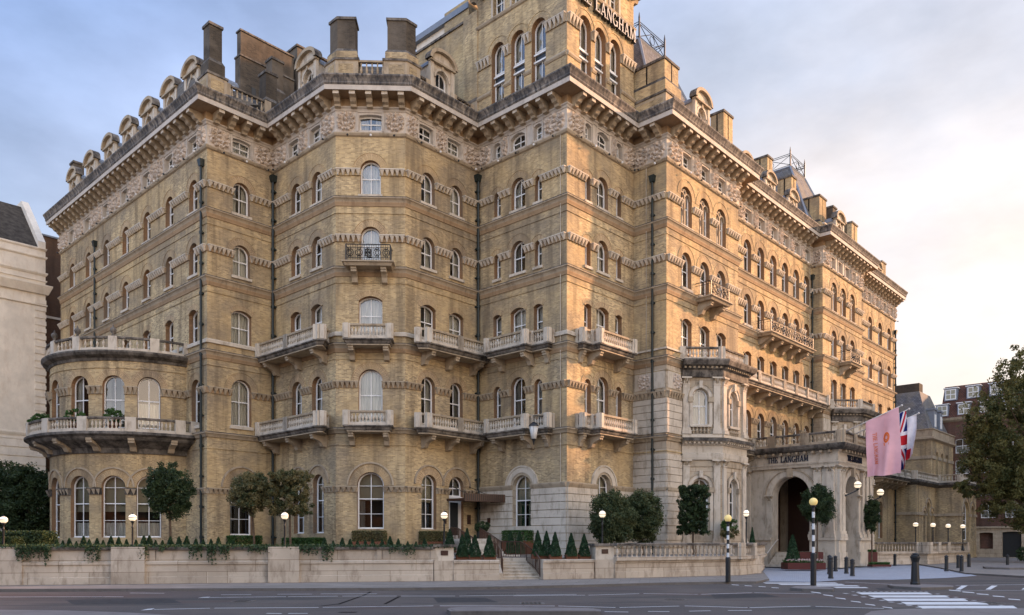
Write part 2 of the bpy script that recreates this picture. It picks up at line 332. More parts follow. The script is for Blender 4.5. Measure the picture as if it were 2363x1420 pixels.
def copy_tree(o, parent=None):
    c = o.copy(); COL.objects.link(c)
    if parent: c.parent = parent
    for ch in list(o.children): copy_tree(ch, c)
    return c
class Frame:
    def __init__(s, a, b=None, d=None, length=None):
        s.a = Vector((a[0], a[1], 0)); s.t = (Vector((b[0], b[1], 0))-s.a).normalized() if b is not None else d
        s.L = (Vector((b[0], b[1], 0))-s.a).length if b is not None else length; s.n = Vector((s.t.y, -s.t.x, 0)); s.step = 1e9
    def pt(s, u, z, o=0): p = s.a+s.t*u+s.n*o; return (p.x, p.y, z)
    def pose(s, u, z, o=0): return s.pt(u, z, o), math.atan2(s.t.y, s.t.x)
    def path(s, u0, u1): return [s.pt(u0, 0), s.pt(u1, 0)]
class Curve:
    def __init__(s, c, r, a0, a1): s.c = c; s.r = r; s.a0 = a0; s.L = r*(a1-a0); s.step = .45
    def pt(s, u, z, o=0): a = s.a0+u/s.r; return (s.c[0]+(s.r+o)*math.cos(a), s.c[1]+(s.r+o)*math.sin(a), z)
    def pose(s, u, z, o=0): return s.pt(u, z, o), s.a0+u/s.r+math.pi/2
    def path(s, u0, u1): n = max(2, int((u1-u0)/.4)); return [s.pt(u0+(u1-u0)*i/n, 0) for i in range(n+1)]
def arch_pts(op, grow=0., n=14):   # outline above the springing, left to right
    uc, w, sill, crown, kind = op[:5]; hw = w/2+grow
    if kind == 'round':
        sp = crown-w/2; return [(uc-hw*math.cos(math.pi*i/n), sp+hw*math.sin(math.pi*i/n)) for i in range(n+1)]
    rise = w*(.2 if kind == 'seg' else .05); sp = crown-rise; ang = 2*math.atan(rise/(w/2)); rad = (w/2)/math.sin(ang)
    return [(uc+(rad+grow)*math.sin(-ang+2*ang*i/n), crown-rad+(rad+grow)*math.cos(-ang+2*ang*i/n)) for i in range(n+1)]
def strips(fr, a, b):
    n = max(1, int(math.ceil((b-a)/fr.step-1e-6))) if fr.step < 1e8 else 1; return [(a+(b-a)*i/n, a+(b-a)*(i+1)/n) for i in range(n)]
def wall(mb, fr, u0, u1, z0, z1, ops, m='brick', depth=.38, off=0., mrev=None):
    cur = u0
    for op in sorted(ops, key=lambda o: o[0])+[None]:
        e = op[0]-op[1]/2 if op else u1
        if e > cur+1e-4:
            for a, b in strips(fr, cur, e): mb.face([fr.pt(a, z0, off), fr.pt(b, z0, off), fr.pt(b, z1, off), fr.pt(a, z1, off)], m)
        if not op: break
        uc, w, sill, crown, kind = op[:5]; l, r = uc-w/2, uc+w/2; ap = arch_pts(op); d = op[5] if len(op) > 5 else depth
        if sill > z0: mb.face([fr.pt(l, z0, off), fr.pt(r, z0, off), fr.pt(r, sill, off), fr.pt(l, sill, off)], m)
        for (a, za), (b, zb) in zip(ap, ap[1:]): mb.face([fr.pt(a, za, off), fr.pt(b, zb, off), fr.pt(b, z1, off), fr.pt(a, z1, off)], m)
        out = [(l, max(sill, z0))]+ap+[(r, max(sill, z0))]
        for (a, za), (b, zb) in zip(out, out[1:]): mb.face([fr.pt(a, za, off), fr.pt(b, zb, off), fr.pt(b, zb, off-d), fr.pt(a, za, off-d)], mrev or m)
        mb.face([fr.pt(l, out[0][1], off), fr.pt(l, out[0][1], off-d), fr.pt(r, out[0][1], off-d), fr.pt(r, out[0][1], off)], 'trim')
        cur = r
def ring(mb, fr, op, t, m='brick_arch', o0=0., o1=.03, g0=0.): # arch ring proud of the wall, bricks laid radially
    a = arch_pts(op, g0, 18); b = arch_pts(op, t, 18); s = 0
    for i in range(18):
        ds = math.hypot(b[i+1][0]-b[i][0], b[i+1][1]-b[i][1])
        mb.face([fr.pt(*a[i], o1), fr.pt(*a[i+1], o1), fr.pt(*b[i+1], o1), fr.pt(*b[i], o1)], m, [(0.01, s), (0.01, s+ds), (t-g0, s+ds), (t-g0, s)])
        mb.face([fr.pt(*b[i], o0), fr.pt(*b[i], o1), fr.pt(*b[i+1], o1), fr.pt(*b[i+1], o0)], m)
        mb.face([fr.pt(*a[i], o1), fr.pt(*a[i], o0), fr.pt(*a[i+1], o0), fr.pt(*a[i+1], o1)], m); s += ds
def hood(mb, fr, op, t, m='trim', w=.07, o1=.07): ring(mb, fr, op, t+w, m, 0, o1, t)
def gaps(u0, u1, ops, z=None, pad=0.):  # wall stretches between openings
    out = []; cur = u0
    for op in sorted(ops, key=lambda o: o[0]):
        hw = op[1]/2+pad
        if z is not None:
            sp = op[3]-op[1]/2
            if op[4] == 'round' and z > sp: hw = math.sqrt(max(0, (op[1]/2)**2-(z-sp)**2))+pad
            if z > op[3]+.02 or z < op[2]-.02: continue
        if op[0]-hw > cur: out.append((cur, op[0]-hw))
        cur = op[0]+hw
    if u1 > cur: out.append((cur, u1))
    return out
def rustic(mb, fr, u0, u1, z0, z1, ops, m='stone', h=.46, o0=0., o1=.06, g=.035):
    z = z0
    while z < z1-.05:
        zt = min(z+h, z1)
        for a, b in gaps(u0, u1, ops, (z+zt)/2):
            for c, d in strips(fr, a, b): mb.box(fr, c, d, z+g, zt, o0, o1, m)
        z = zt
def sweep(mb, pts, prof, m, closed=False):  # profile [(off,z)] along a plan polyline with mitres
    P = [Vector((p[0], p[1], 0)) for p in pts]; n = len(P); offs = []
    for i in range(n):
        d1 = (P[i]-P[i-1]).normalized() if i > 0 or closed else None; d2 = (P[(i+1) % n]-P[i]).normalized() if i < n-1 or closed else None
        d1 = d1 or d2; d2 = d2 or d1; n1 = Vector((d1.y, -d1.x, 0)); n2 = Vector((d2.y, -d2.x, 0)); offs.append((n1+n2)/max(.25, 1+n1.dot(n2)))
    rings = [[(P[i].x+offs[i].x*o, P[i].y+offs[i].y*o, z) for o, z in prof] for i in range(n)]
    for i in range(n if closed else n-1):
        a, b = rings[i], rings[(i+1) % n]
        for j in range(len(prof)-1): mb.face([a[j], b[j], b[j+1], a[j+1]], m)
    if not closed: mb.face(rings[0][::-1], m); mb.face(rings[-1], m)
def gp(x, y, z=0.):  # a measured point of the ground
    d = (CAMZ-z)*F_PX/(y-HZ); return Vector(((x-CX)/F_PX*d, d, z))
def xd(x, d, z=0.): return Vector(((x-CX)/F_PX*d, d, z))
def zy(y, d): return CAMZ+(HZ-y)*d/F_PX
# ---------------------------------------------------------------- sash windows (local: x along the wall, y inwards, z up from the sill)
WC = {}
def outline(w, h, kind, inset=0.):
    op = (0, w, 0, h, kind); a = arch_pts(op, -inset, 14); return [(-w/2+inset, inset)]+a+[(w/2-inset, inset)]
def win_mesh(w, h, kind, bars=True, fw=.085, rows=1, tracery=False):
    key = (round(w, 2), round(h, 2), kind, bars, rows, tracery)
    if key in WC: return WC[key]
    mb = MB(); fr = Frame((0, 0), d=Vector((1, 0, 0)), length=w)
    o, i = outline(w, h, kind), outline(w, h, kind, fw)
    for k in range(len(o)):
        a, b, c, d = o[k], o[(k+1) % len(o)], i[(k+1) % len(o)], i[k]
        mb.face([fr.pt(*a, .0), fr.pt(*b, .0), fr.pt(*c, .0), fr.pt(*d, .0)], 'frame'); mb.face([fr.pt(*d, .0), fr.pt(*c, .0), fr.pt(*c, -.07), fr.pt(*d, -.07)], 'frame')
    mid = h*.5 if kind != 'round' else (h-w/2)*.62+w*.12
    mb.box(fr, -w/2+fw, w/2-fw, mid-.03, mid+.03, -.06, -.015, 'frame')
    if bars:
        mb.box(fr, -.022, .022, .06, h-fw, -.06, -.02, 'frame')
        if rows > 1:
            for q in (mid*.5, mid+(h-w/2-mid)*.98): mb.box(fr, -w/2+fw, w/2-fw, q-.015, q+.015, -.06, -.02, 'frame')
    mb.box(fr, -w/2, w/2, -.08, 0.02, -.1, .06, 'frame')
    if tracery:
        sp = h-w/2; r2 = w/4
        for cx in (-w/4, w/4): ring(mb, fr, (cx, w/2-.08, 0, sp+r2-.05, 'round'), .1, 'trim', .05, .16)
        mb.box(fr, -.07, .07, 0, sp, .03, .17, 'trim')
        for k in range(10):
            a0, a1 = 2*math.pi*k/10, 2*math.pi*(k+1)/10; cz = sp+w*.27; r0, r1 = w*.1, w*.16
            mb.face([fr.pt(r0*math.cos(a0), cz+r0*math.sin(a0), .15), fr.pt(r1*math.cos(a0), cz+r1*math.sin(a0), .15), fr.pt(r1*math.cos(a1), cz+r1*math.sin(a1), .15), fr.pt(r0*math.cos(a1), cz+r0*math.sin(a1), .15)], 'trim')
    fm = mb.mesh('window_frame')
    g = MB(); q = outline(w, h, kind, fw*.8); g.face([fr.pt(*p, -.05) for p in q][::-1], 'glass'); gm = g.mesh('pane'); WC[key] = (fm, gm); return WC[key]
def curtain_mesh(w, h, kind, style):
    key = ('c', round(w, 2), round(h, 2), kind, style)
    if key in WC: return WC[key]
    mb = MB(); n = 28
    def sheet(x0, x1, z0, z1, m, y=.22, amp=.025):
        for i in range(n):
            a, b = x0+(x1-x0)*i/n, x0+(x1-x0)*(i+1)/n; ya, yb = y+amp*math.sin(i*1.9), y+amp*math.sin((i+1)*1.9)
            mb.face([(a, ya, z0), (b, yb, z0), (b, yb, z1), (a, ya, z1)], m)
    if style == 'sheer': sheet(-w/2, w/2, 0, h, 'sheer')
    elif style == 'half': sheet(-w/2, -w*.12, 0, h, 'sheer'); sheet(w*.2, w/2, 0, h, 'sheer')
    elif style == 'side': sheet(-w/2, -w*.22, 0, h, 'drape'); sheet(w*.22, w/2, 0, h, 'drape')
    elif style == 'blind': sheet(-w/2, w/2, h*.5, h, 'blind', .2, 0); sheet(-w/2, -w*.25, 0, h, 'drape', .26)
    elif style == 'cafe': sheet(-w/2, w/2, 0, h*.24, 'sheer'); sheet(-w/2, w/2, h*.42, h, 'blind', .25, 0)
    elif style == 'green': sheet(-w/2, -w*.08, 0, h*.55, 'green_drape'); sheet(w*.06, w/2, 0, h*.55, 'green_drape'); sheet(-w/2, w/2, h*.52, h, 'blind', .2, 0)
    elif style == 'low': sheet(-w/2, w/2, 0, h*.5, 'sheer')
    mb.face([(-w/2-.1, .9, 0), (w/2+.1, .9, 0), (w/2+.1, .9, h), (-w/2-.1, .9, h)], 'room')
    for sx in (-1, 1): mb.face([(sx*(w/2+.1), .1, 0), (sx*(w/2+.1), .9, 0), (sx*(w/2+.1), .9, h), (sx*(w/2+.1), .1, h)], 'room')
    WC[key] = mb.mesh('curtain'); return WC[key]
def put_windows(fr, ops, parent, name='arched_window', depth=.3, styles=('sheer', 'sheer', 'half', 'side', 'sheer', 'low'), bars=True, rows=1, tracery=False, off=0.):
    for op in ops:
        uc, w, sill, crown, kind = op[:5]; st = random.choice(styles)
        fm, gm = win_mesh(w, crown-sill, kind, bars and w > .7, rows=rows, tracery=tracery); p, a = fr.pose(uc, sill, off-depth)
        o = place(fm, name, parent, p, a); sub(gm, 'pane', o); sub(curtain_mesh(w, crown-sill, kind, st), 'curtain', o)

# ---------------------------------------------------------------- balusters and balconies
BAL = [(.05, 0), (.05, .05), (.03, .08), (.075, .22), (.06, .32), (.03, .42), (.045, .46), (.045, .52)]
def balustrade(mb, pts, z, h=.85, m='stone', ped=True, peds=(), w=.16, bal_sp=.19, stain=None, pw=.22, n=6):
    """rail, plinth, pedestals at the given vertices and lathe-turned balusters between, along a plan polyline"""
    P = [Vector((p[0], p[1], 0)) for p in pts]
    sweep(mb, pts, [(-w/2, z+.0), (w/2+.02, z), (w/2+.02, z+.16), (w/2-.03, z+.18), (-w/2, z+.18), (-w/2, z)], m)
    sweep(mb, pts, [(-w/2-.02, z+h-.13), (w/2+.03, z+h-.13), (w/2+.05, z+h-.03), (w/2, z+h), (-w/2-.02, z+h), (-w/2-.02, z+h-.13)], stain or m)
    acc = []
    for i in range(len(P)-1):
        d = P[i+1]-P[i]; Ls = d.length; d.normalize(); fr = Frame(P[i], P[i+1]); lo, hi = 0., Ls
        for u in ([0.] if i in peds else [])+([Ls] if (i+1) in peds else []): mb.box(fr, u-pw, u+pw, z+.005, z+h+.012, -w/2-.035, w/2+.055, m)
        if i in peds: lo = pw
        if (i+1) in peds: hi = Ls-pw
        k = int((hi-lo)/bal_sp)
        if k < 1: continue
        hh = (h-.31)/.52
        for j in range(k):
            p = fr.pt(lo+(hi-lo)*(j+.5)/k, z+.17); mb.lathe(p, [(r*1.05, zz*hh) for r, zz in BAL], m, n)
def split_path(pts, every):
    out = [Vector(pts[0])]; idx = [0]
    for a, b in zip(pts, pts[1:]):
        a, b = Vector(a), Vector(b); n = max(1, round((b-a).length/every))
        for i in range(1, n+1): out.append(a+(b-a)*i/n); idx.append(len(out)-1)
    return out, idx
def bracket(mb, fr, u, ztop, o1, h=.75, w=.3, m='trim', o0=0.):
    p = [(o0, ztop), (o1, ztop), (o1, ztop-.14), (o1-.06, ztop-.16), (o1-.06, ztop-.27), (o1-.14, ztop-.29), (o1*.62, ztop-.36), (o1*.42, ztop-h*.62), (o1*.3, ztop-h*.92), (o0, ztop-h)]
    mb.prism(fr, p, u-w/2, u+w/2, m)
def balcony(fr, path, z, parent, brk, h=.85, every=2.2, ro=.0, pts=None, inner=None, label=None, slabm='gutter'):
    """stone balcony: path [(u,off)] of the outer edge; z = top of slab"""
    pts = pts or [fr.pt(u, 0, o) for u, o in path]; mb = MB()
    inner = inner or [fr.pt(path[-1][0], 0, -.02), fr.pt(path[0][0], 0, -.02)]
    mb.poly([p[:2] for p in pts+inner], z-.16, z-.01, slabm)
    sweep(mb, pts, [(-.1, z-.24), (.0, z-.24), (.06, z-.18), (.1, z-.06), (.2, z-.02), (.2, z+.05), (.16, z+.06), (-.1, z+.06), (-.1, z-.24)], slabm)
    mb.poly([p[:2] for p in pts+inner], z-.30, z-.165, 'trim')
    root = mb.build('balcony', parent)
    for u, o in brk: b = MB(); bracket(b, fr, u, z-.3, o); b.build('bracket', root)
    sp, idx = split_path(pts, every); r = MB(); balustrade(r, sp, z+.06, h, 'stone', peds=idx, stain='trim'); r.build('balustrade', root, )
    if label: root['label'] = label
    return root
def iron_balcony(fr, u0, u1, z, o, parent, brk, emblem=True, label=None, m='iron', slabm='trim'):
    mb = MB(); path = [(u0, 0), (u0, o), (u1, o), (u1, 0)]; pts = [fr.pt(u, 0, q) for u, q in path]
    mb.poly([p[:2] for p in pts], z-.2, z-.01, slabm); sweep(mb, pts, [(-.1, z-.22), (.02, z-.22), (.1, z-.08), (.2, z-.04), (.2, z+.03), (-.1, z+.03), (-.1, z-.22)], slabm)
    mb.prism(fr, [(0, z-.2), (o-.12, z-.2), (o-.3, z-.4), (.25, z-.75), (0, z-.8)], u0+.25, u0+.3, 'trim')
    root = mb.build('iron_balcony', parent)
    for u in brk: b = MB(); bracket(b, fr, u, z-.22, o-.12, .8, .32); b.build('bracket', root)
    r = MB(); oo = o-.02
    def rail(z0, rad): r.tube([fr.pt(u0+.02, z0, 0), fr.pt(u0+.02, z0, oo), fr.pt(u1-.02, z0, oo), fr.pt(u1-.02, z0, 0)], rad, m, 5)
    for q, rad in ((.08, .02), (.24, .016), (.82, .016), (1.0, .03)): rail(z+q, rad)
    n = int((u1-u0)/.13)
    for i in range(n+1):
        u = u0+.02+(u1-u0-.04)*i/n; big = i in (0, n); r.tube([fr.pt(u, z+.03, oo), fr.pt(u, z+1.0, oo)], .035 if big else .011, m, 4)
    for s in (u0+.02, u1-.02):
        for q in range(1, 5): r.tube([fr.pt(s, z+.03, oo*q/5), fr.pt(s, z+1., oo*q/5)], .009, m, 4)
    k = max(3, round((u1-u0)/.5))
    for i in range(k):
        u = u0+(u1-u0)*(i+.5)/k
        for rr, dz in ((.2, .53), (.1, .53), (.07, .3), (.07, .76)):
            r.tube([fr.pt(u+rr*math.cos(a*math.pi/6), z+dz+rr*math.sin(a*math.pi/6), oo+.01) for a in range(13)], .02, m, 4)
    r.build('railing', root)
    if label: root['label'] = label
    return root
# ---------------------------------------------------------------- the hotel
P = {'P0': (-37.409, 64.797), 'P1': (-18.422, 47.239), 'P2': (-15.388, 50.520), 'P3': (-10.330, 45.842), 'P4': (-6.285, 46.0), 'P5': (-2.194, 50.424),
     'P6': (3.187, 45.448), 'P7': (7.851, 50.492), 'P8': (9.649, 48.829), 'H1': (16.167, 55.877), 'I0': (15.484, 56.509), 'I1': (26.076, 67.962),
     'J0': (26.758, 67.331), 'J1': (33.276, 74.379), 'K0': (32.593, 75.011), 'K1': (41.401, 84.535)}
ORDER = ['P0', 'P1', 'P2', 'P3', 'P4', 'P5', 'P6', 'P7', 'P8', 'H1', 'I0', 'I1', 'J0', 'J1', 'K0', 'K1']
HOT = thing('hotel_building', (-4, 47, 0), 'grand seven storey yellow brick hotel with corner tower, stone balconies, arched windows and pillared porch', 'hotel')
FR = {}
for k, (a, b) in dict(L=('P0', 'P1'), A=('P1', 'P2'), B=('P2', 'P3'), C=('P3', 'P4'), D=('P4', 'P5'), E=('P5', 'P6'), F=('P6', 'P7'), G=('P7', 'P8'), H=('P8', 'H1'),
                      h=('H1', 'I0'), I=('I0', 'I1'), i=('I1', 'J0'), J=('J0', 'J1'), j=('J1', 'K0'), K=('K0', 'K1')).items(): FR[k] = Frame(P[a], P[b])
BOWC = Vector((-24.687, 53.033, 0)); BOWR = 5.741
BOW = Curve(BOWC, BOWR, R(-222.76), R(-42.76))
def rd(us, w, sill, crown, kind='round'): return [(u, w, sill, crown, kind) for u in us]
LU = [2.75, 6.28, 9.96, 13.51, 17.14, 20.64, 24.03]; HU = [2.42, 4.78, 7.07]; IU = [3.37, 5.6, 7.86, 10.08, 12.28, 14.42]; JU = [2.59, 4.78, 7.09]; KU = [5.15, 8.16, 11.02]
def bowu(a): return (R(a)-BOW.a0)*BOWR
BU = [bowu(a) for a in (-154, -131.5, -106.3, -84.5, -64.5)]
def tri(ws, wn, s, cw, cn, kind='round', us=(1.74, 3.51, 5.14)): return [(us[0], wn, s, cn, kind), (us[1], ws, s, cw, kind), (us[2], wn, s, cn, kind)]
OPS = {  # storey 0 = ground ... 4 = under the frieze, 5 = frieze
 'L': {1: rd([24.35], 1.1, 8.95, 11.8), 2: rd(LU, 1.15, 14.1, 16.15, 'seg'), 3: rd(LU, 1.15, 18.3, 20.3), 4: rd(LU, 1.15, 22.2, 24.2), 5: rd(LU, 1.15, 25.92, 26.85, 'flat')},
 'A': {0: rd([2.22], 1.5, 2.2, 5.9), 1: rd([2.22], 1.35, 9.0, 11.9), 2: rd([2.22], 1.35, 14.1, 16.2, 'seg'), 3: rd([2.22], 1.15, 18.3, 20.3), 4: rd([2.22], 1.15, 22.2, 24.2), 5: rd([2.22], 1.2, 25.92, 26.85, 'flat')},
 'B': {0: rd([2.96, 5.09], 1.15, 2.3, 5.85), 1: rd([2.72, 4.95], 1.1, 8.9, 11.75), 2: rd([2.61, 4.91], 1.15, 14.1, 16.1, 'seg'), 3: rd([2.61, 4.91], 1.05, 18.3, 20.2), 4: rd([2.61, 4.91], 1.05, 22.2, 24.1), 5: rd([2.4, 4.8], 1.1, 25.92, 26.85, 'flat')},
 'C': {0: rd([2.02], 1.56, 2.55, 5.88), 1: rd([2.02], 1.4, 8.7, 11.92), 2: rd([2.02], 1.38, 14.0, 16.2, 'seg'), 3: rd([2.02], 1.15, 18.0, 20.3), 4: rd([2.02], 1.2, 22.15, 24.2), 5: rd([2.02], 1.3, 25.92, 26.85, 'flat')},
 'D': {0: rd([1.85], 1.2, 2.55, 5.85)+rd([4.11], 1.25, 1.95, 5.85), 1: rd([1.78, 4.12], 1.1, 8.9, 11.75), 2: rd([1.78, 4.12], 1.2, 14.1, 16.1, 'seg'), 3: rd([1.78, 4.12], 1.08, 18.3, 20.2), 4: rd([1.78, 4.12], 1.08, 22.2, 24.1), 5: rd([1.6, 3.9], 1.1, 25.92, 26.85, 'flat')},
 'E': {0: rd([3.84], 1.55, 2.6, 5.86), 1: tri(1.2, .62, 8.9, 11.9, 11.55), 2: tri(1.25, .7, 14.1, 16.15, 16.05, 'seg'), 3: tri(1.15, .56, 18.3, 20.27, 19.9), 4: tri(1.15, .56, 22.2, 24.15, 23.8), 5: tri(1.2, .6, 25.92, 26.88, 26.86, 'seg')},
 'F': {0: rd([3.61], 1.45, 2.6, 5.9), 1: tri(1.2, .62, 8.9, 11.9, 11.55, us=(2.0, 3.5, 5.2)), 2: tri(1.25, .7, 14.1, 16.15, 16.05, 'seg', us=(2.0, 3.5, 5.2)), 3: tri(1.15, .56, 18.3, 20.27, 19.9, us=(2.0, 3.5, 5.2)), 4: tri(1.15, .56, 22.2, 24.15, 23.8, us=(2.0, 3.5, 5.2)), 5: tri(1.2, .6, 25.92, 26.88, 26.86, 'seg', us=(2.0, 3.5, 5.2))},
 'G': {}, 'h': {}, 'i': {}, 'j': {},
 'H': {2: rd(HU, 1.3, 14.0, 16.2, 'seg'), 3: rd(HU, 1.25, 18.15, 20.5), 4: rd(HU, 1.4, 22.15, 24.75), 5: rd(HU, 1.1, 25.92, 26.85, 'flat')},
 'I': {0: rd([3.4], .9, 4.6, 5.9)+rd([5.4], 1.3, .3, 3.6, 'flat'), 1: rd(IU, 1.25, 8.9, 11.75), 2: rd(IU, 1.2, 14.0, 16.15, 'seg'), 3: rd(IU, 1.2, 18.15, 20.5), 4: rd(IU, 1.2, 22.1, 24.6), 5: rd(IU, 1.1, 25.92, 26.85, 'flat')},
 'J': {2: rd(JU, 1.25, 14.0, 16.15, 'seg'), 3: rd(JU, 1.25, 18.15, 20.5), 4: rd(JU, 1.4, 22.15, 24.75), 5: rd([2.2, 3.9, 5.6, 7.3], .95, 25.92, 26.85, 'flat')},
 'K': {0: rd([5.3, 8.3], 1.25, 2.2, 6.0), 1: rd(KU, 1.2, 8.9, 11.6), 2: rd(KU, 1.15, 14.1, 16.1, 'seg'), 3: rd(KU, 1.2, 18.2, 20.5), 4: rd(KU, 1.2, 22.1, 24.5), 5: rd([2.4, 4.7, 7.0, 9.3, 11.6], .95, 25.92, 26.85, 'flat')},
}
ZS = [0, 8.2, 13.2, 17.7, 21.8, 25.7, 27.15]
BRK, STO, RUS, FRZ, ARC, BND, SIL = MB(), MB(), MB(), MB(), MB(), MB(), MB()
SILLS = []
FLM = []
for i in range(2):
    _m = MB(); _f = Frame((0, 0), d=Vector((1, 0, 0)), length=1); _m.tube([_f.pt(0, .3, .1), _f.pt(.05, .03, .28), _f.pt(.08, -.02, .5)], .014, 'iron', 4); _m.sphere(_f.pt(.08, 0, .5), .07, 'white_paint' if i else 'iron', 6, 4); FLM.append(_m.mesh('floodlight'))
def leafband(mb, fr, a, b, z0, z1, m='trim', o=.1, back=None):   # band carved with overlapping acanthus leaves
    for c, d in strips(fr, a, b): mb.box(fr, c, d, z0, z1, -.02, o*.55, back or m); mb.box(fr, c, d, z1-.06, z1, 0, o+.14, m if z1 < 12 else 'stone')
    n = max(1, round((b-a)/.3)); w = (b-a)/n
    for i in range(n):
        u = a+(i+.5)*w; hw = w*.42; h = z1-z0
        p = [fr.pt(u-hw, z1-.07, o*.5), fr.pt(u+hw, z1-.07, o*.5), fr.pt(u+hw, z1-.07, o+.13), fr.pt(u-hw, z1-.07, o+.13)]
        tip = fr.pt(u, z0-.03, o*.9); tl = fr.pt(u-hw*.5, z0+.03, o*.45); tr = fr.pt(u+hw*.5, z0+.03, o*.45)
        mb.face([p[3], p[2], tip], 'trim' if z1 < 12 else 'stone'); mb.face([p[2], p[1], tr, tip], m); mb.face([p[0], p[3], tip, tl], m)
def relief_mesh(seed):   # mirrored carving: head and body in the middle, curling scrolls and feathered wings at the sides
    rs = random.Random(seed); n = 46; sc = [(.30, .24, .17, 1), (.33, .70, .14, -1), (.13, .08, .09, 1), (.44, .46, .08, -1)]
    sc = [(x+rs.uniform(-.03, .03), z+rs.uniform(-.03, .03), r, d) for x, z, r, d in sc]; bl = [(0, .60, .10, .20), (0, .80, .085, .24), (.03, .90, .05, .2), (0, .36, .12, .16), (.16, .40, .07, .14), (.10, .14, .08, .16), (.22, .9, .07, .1)]
    mb = MB(); vs = []
    for j in range(n+1):
        for i in range(n+1):
            x, z = -.5+i/n, j/n; ax = abs(x); h = 0
            for bx, bz, r, a in bl:
                d = math.hypot(ax-bx, z-bz)/r
                if d < 1: h = max(h, a*(1-d**3))
            for cx, cz, r, dr in sc:
                dx, dz = ax-cx, z-cz; d = math.hypot(dx, dz); an = math.atan2(dz, dx)*dr; rr = r*(.25+.75*((an+math.pi)/(2*math.pi)))
                if abs(d-rr) < .035: h = max(h, .17*(1-((d-rr)/.035)**2)+.03)
                if d < .04: h = max(h, .16)
            if .06 < ax < .46 and .42 < z < .80: q = math.sin((ax*1.2+z*.9)*62); h = max(h, .07+.05*q) if (ax-.26)**2/.045+(z-.62)**2/.03 < 1 else h
            h += .012*noise.noise(Vector((ax*22, z*22, seed))); edge = 1 if (ax < .485 and .015 < z < .985) else 0; vs.append((x, -h*edge, z))
    fs = [(j*(n+1)+i, j*(n+1)+i+1, (j+1)*(n+1)+i+1, (j+1)*(n+1)+i) for j in range(n) for i in range(n)]
    mb.shared(vs, fs, 'relief'); return mb.mesh('relief_panel', smooth=True)
RELS = [relief_mesh(s) for s in (1, 5, 9)]
EXT = dict(L=(0, .05), A=(.05, 0), B=(0, .021), C=(.021, .021), D=(.021, 0), E=(0, .05), F=(.05, 0), G=(0, .05), H=(.05, .05), h=(.05, 0), I=(0, 0), i=(0, .05), J=(.05, .05), j=(.05, 0), K=(0, .05))
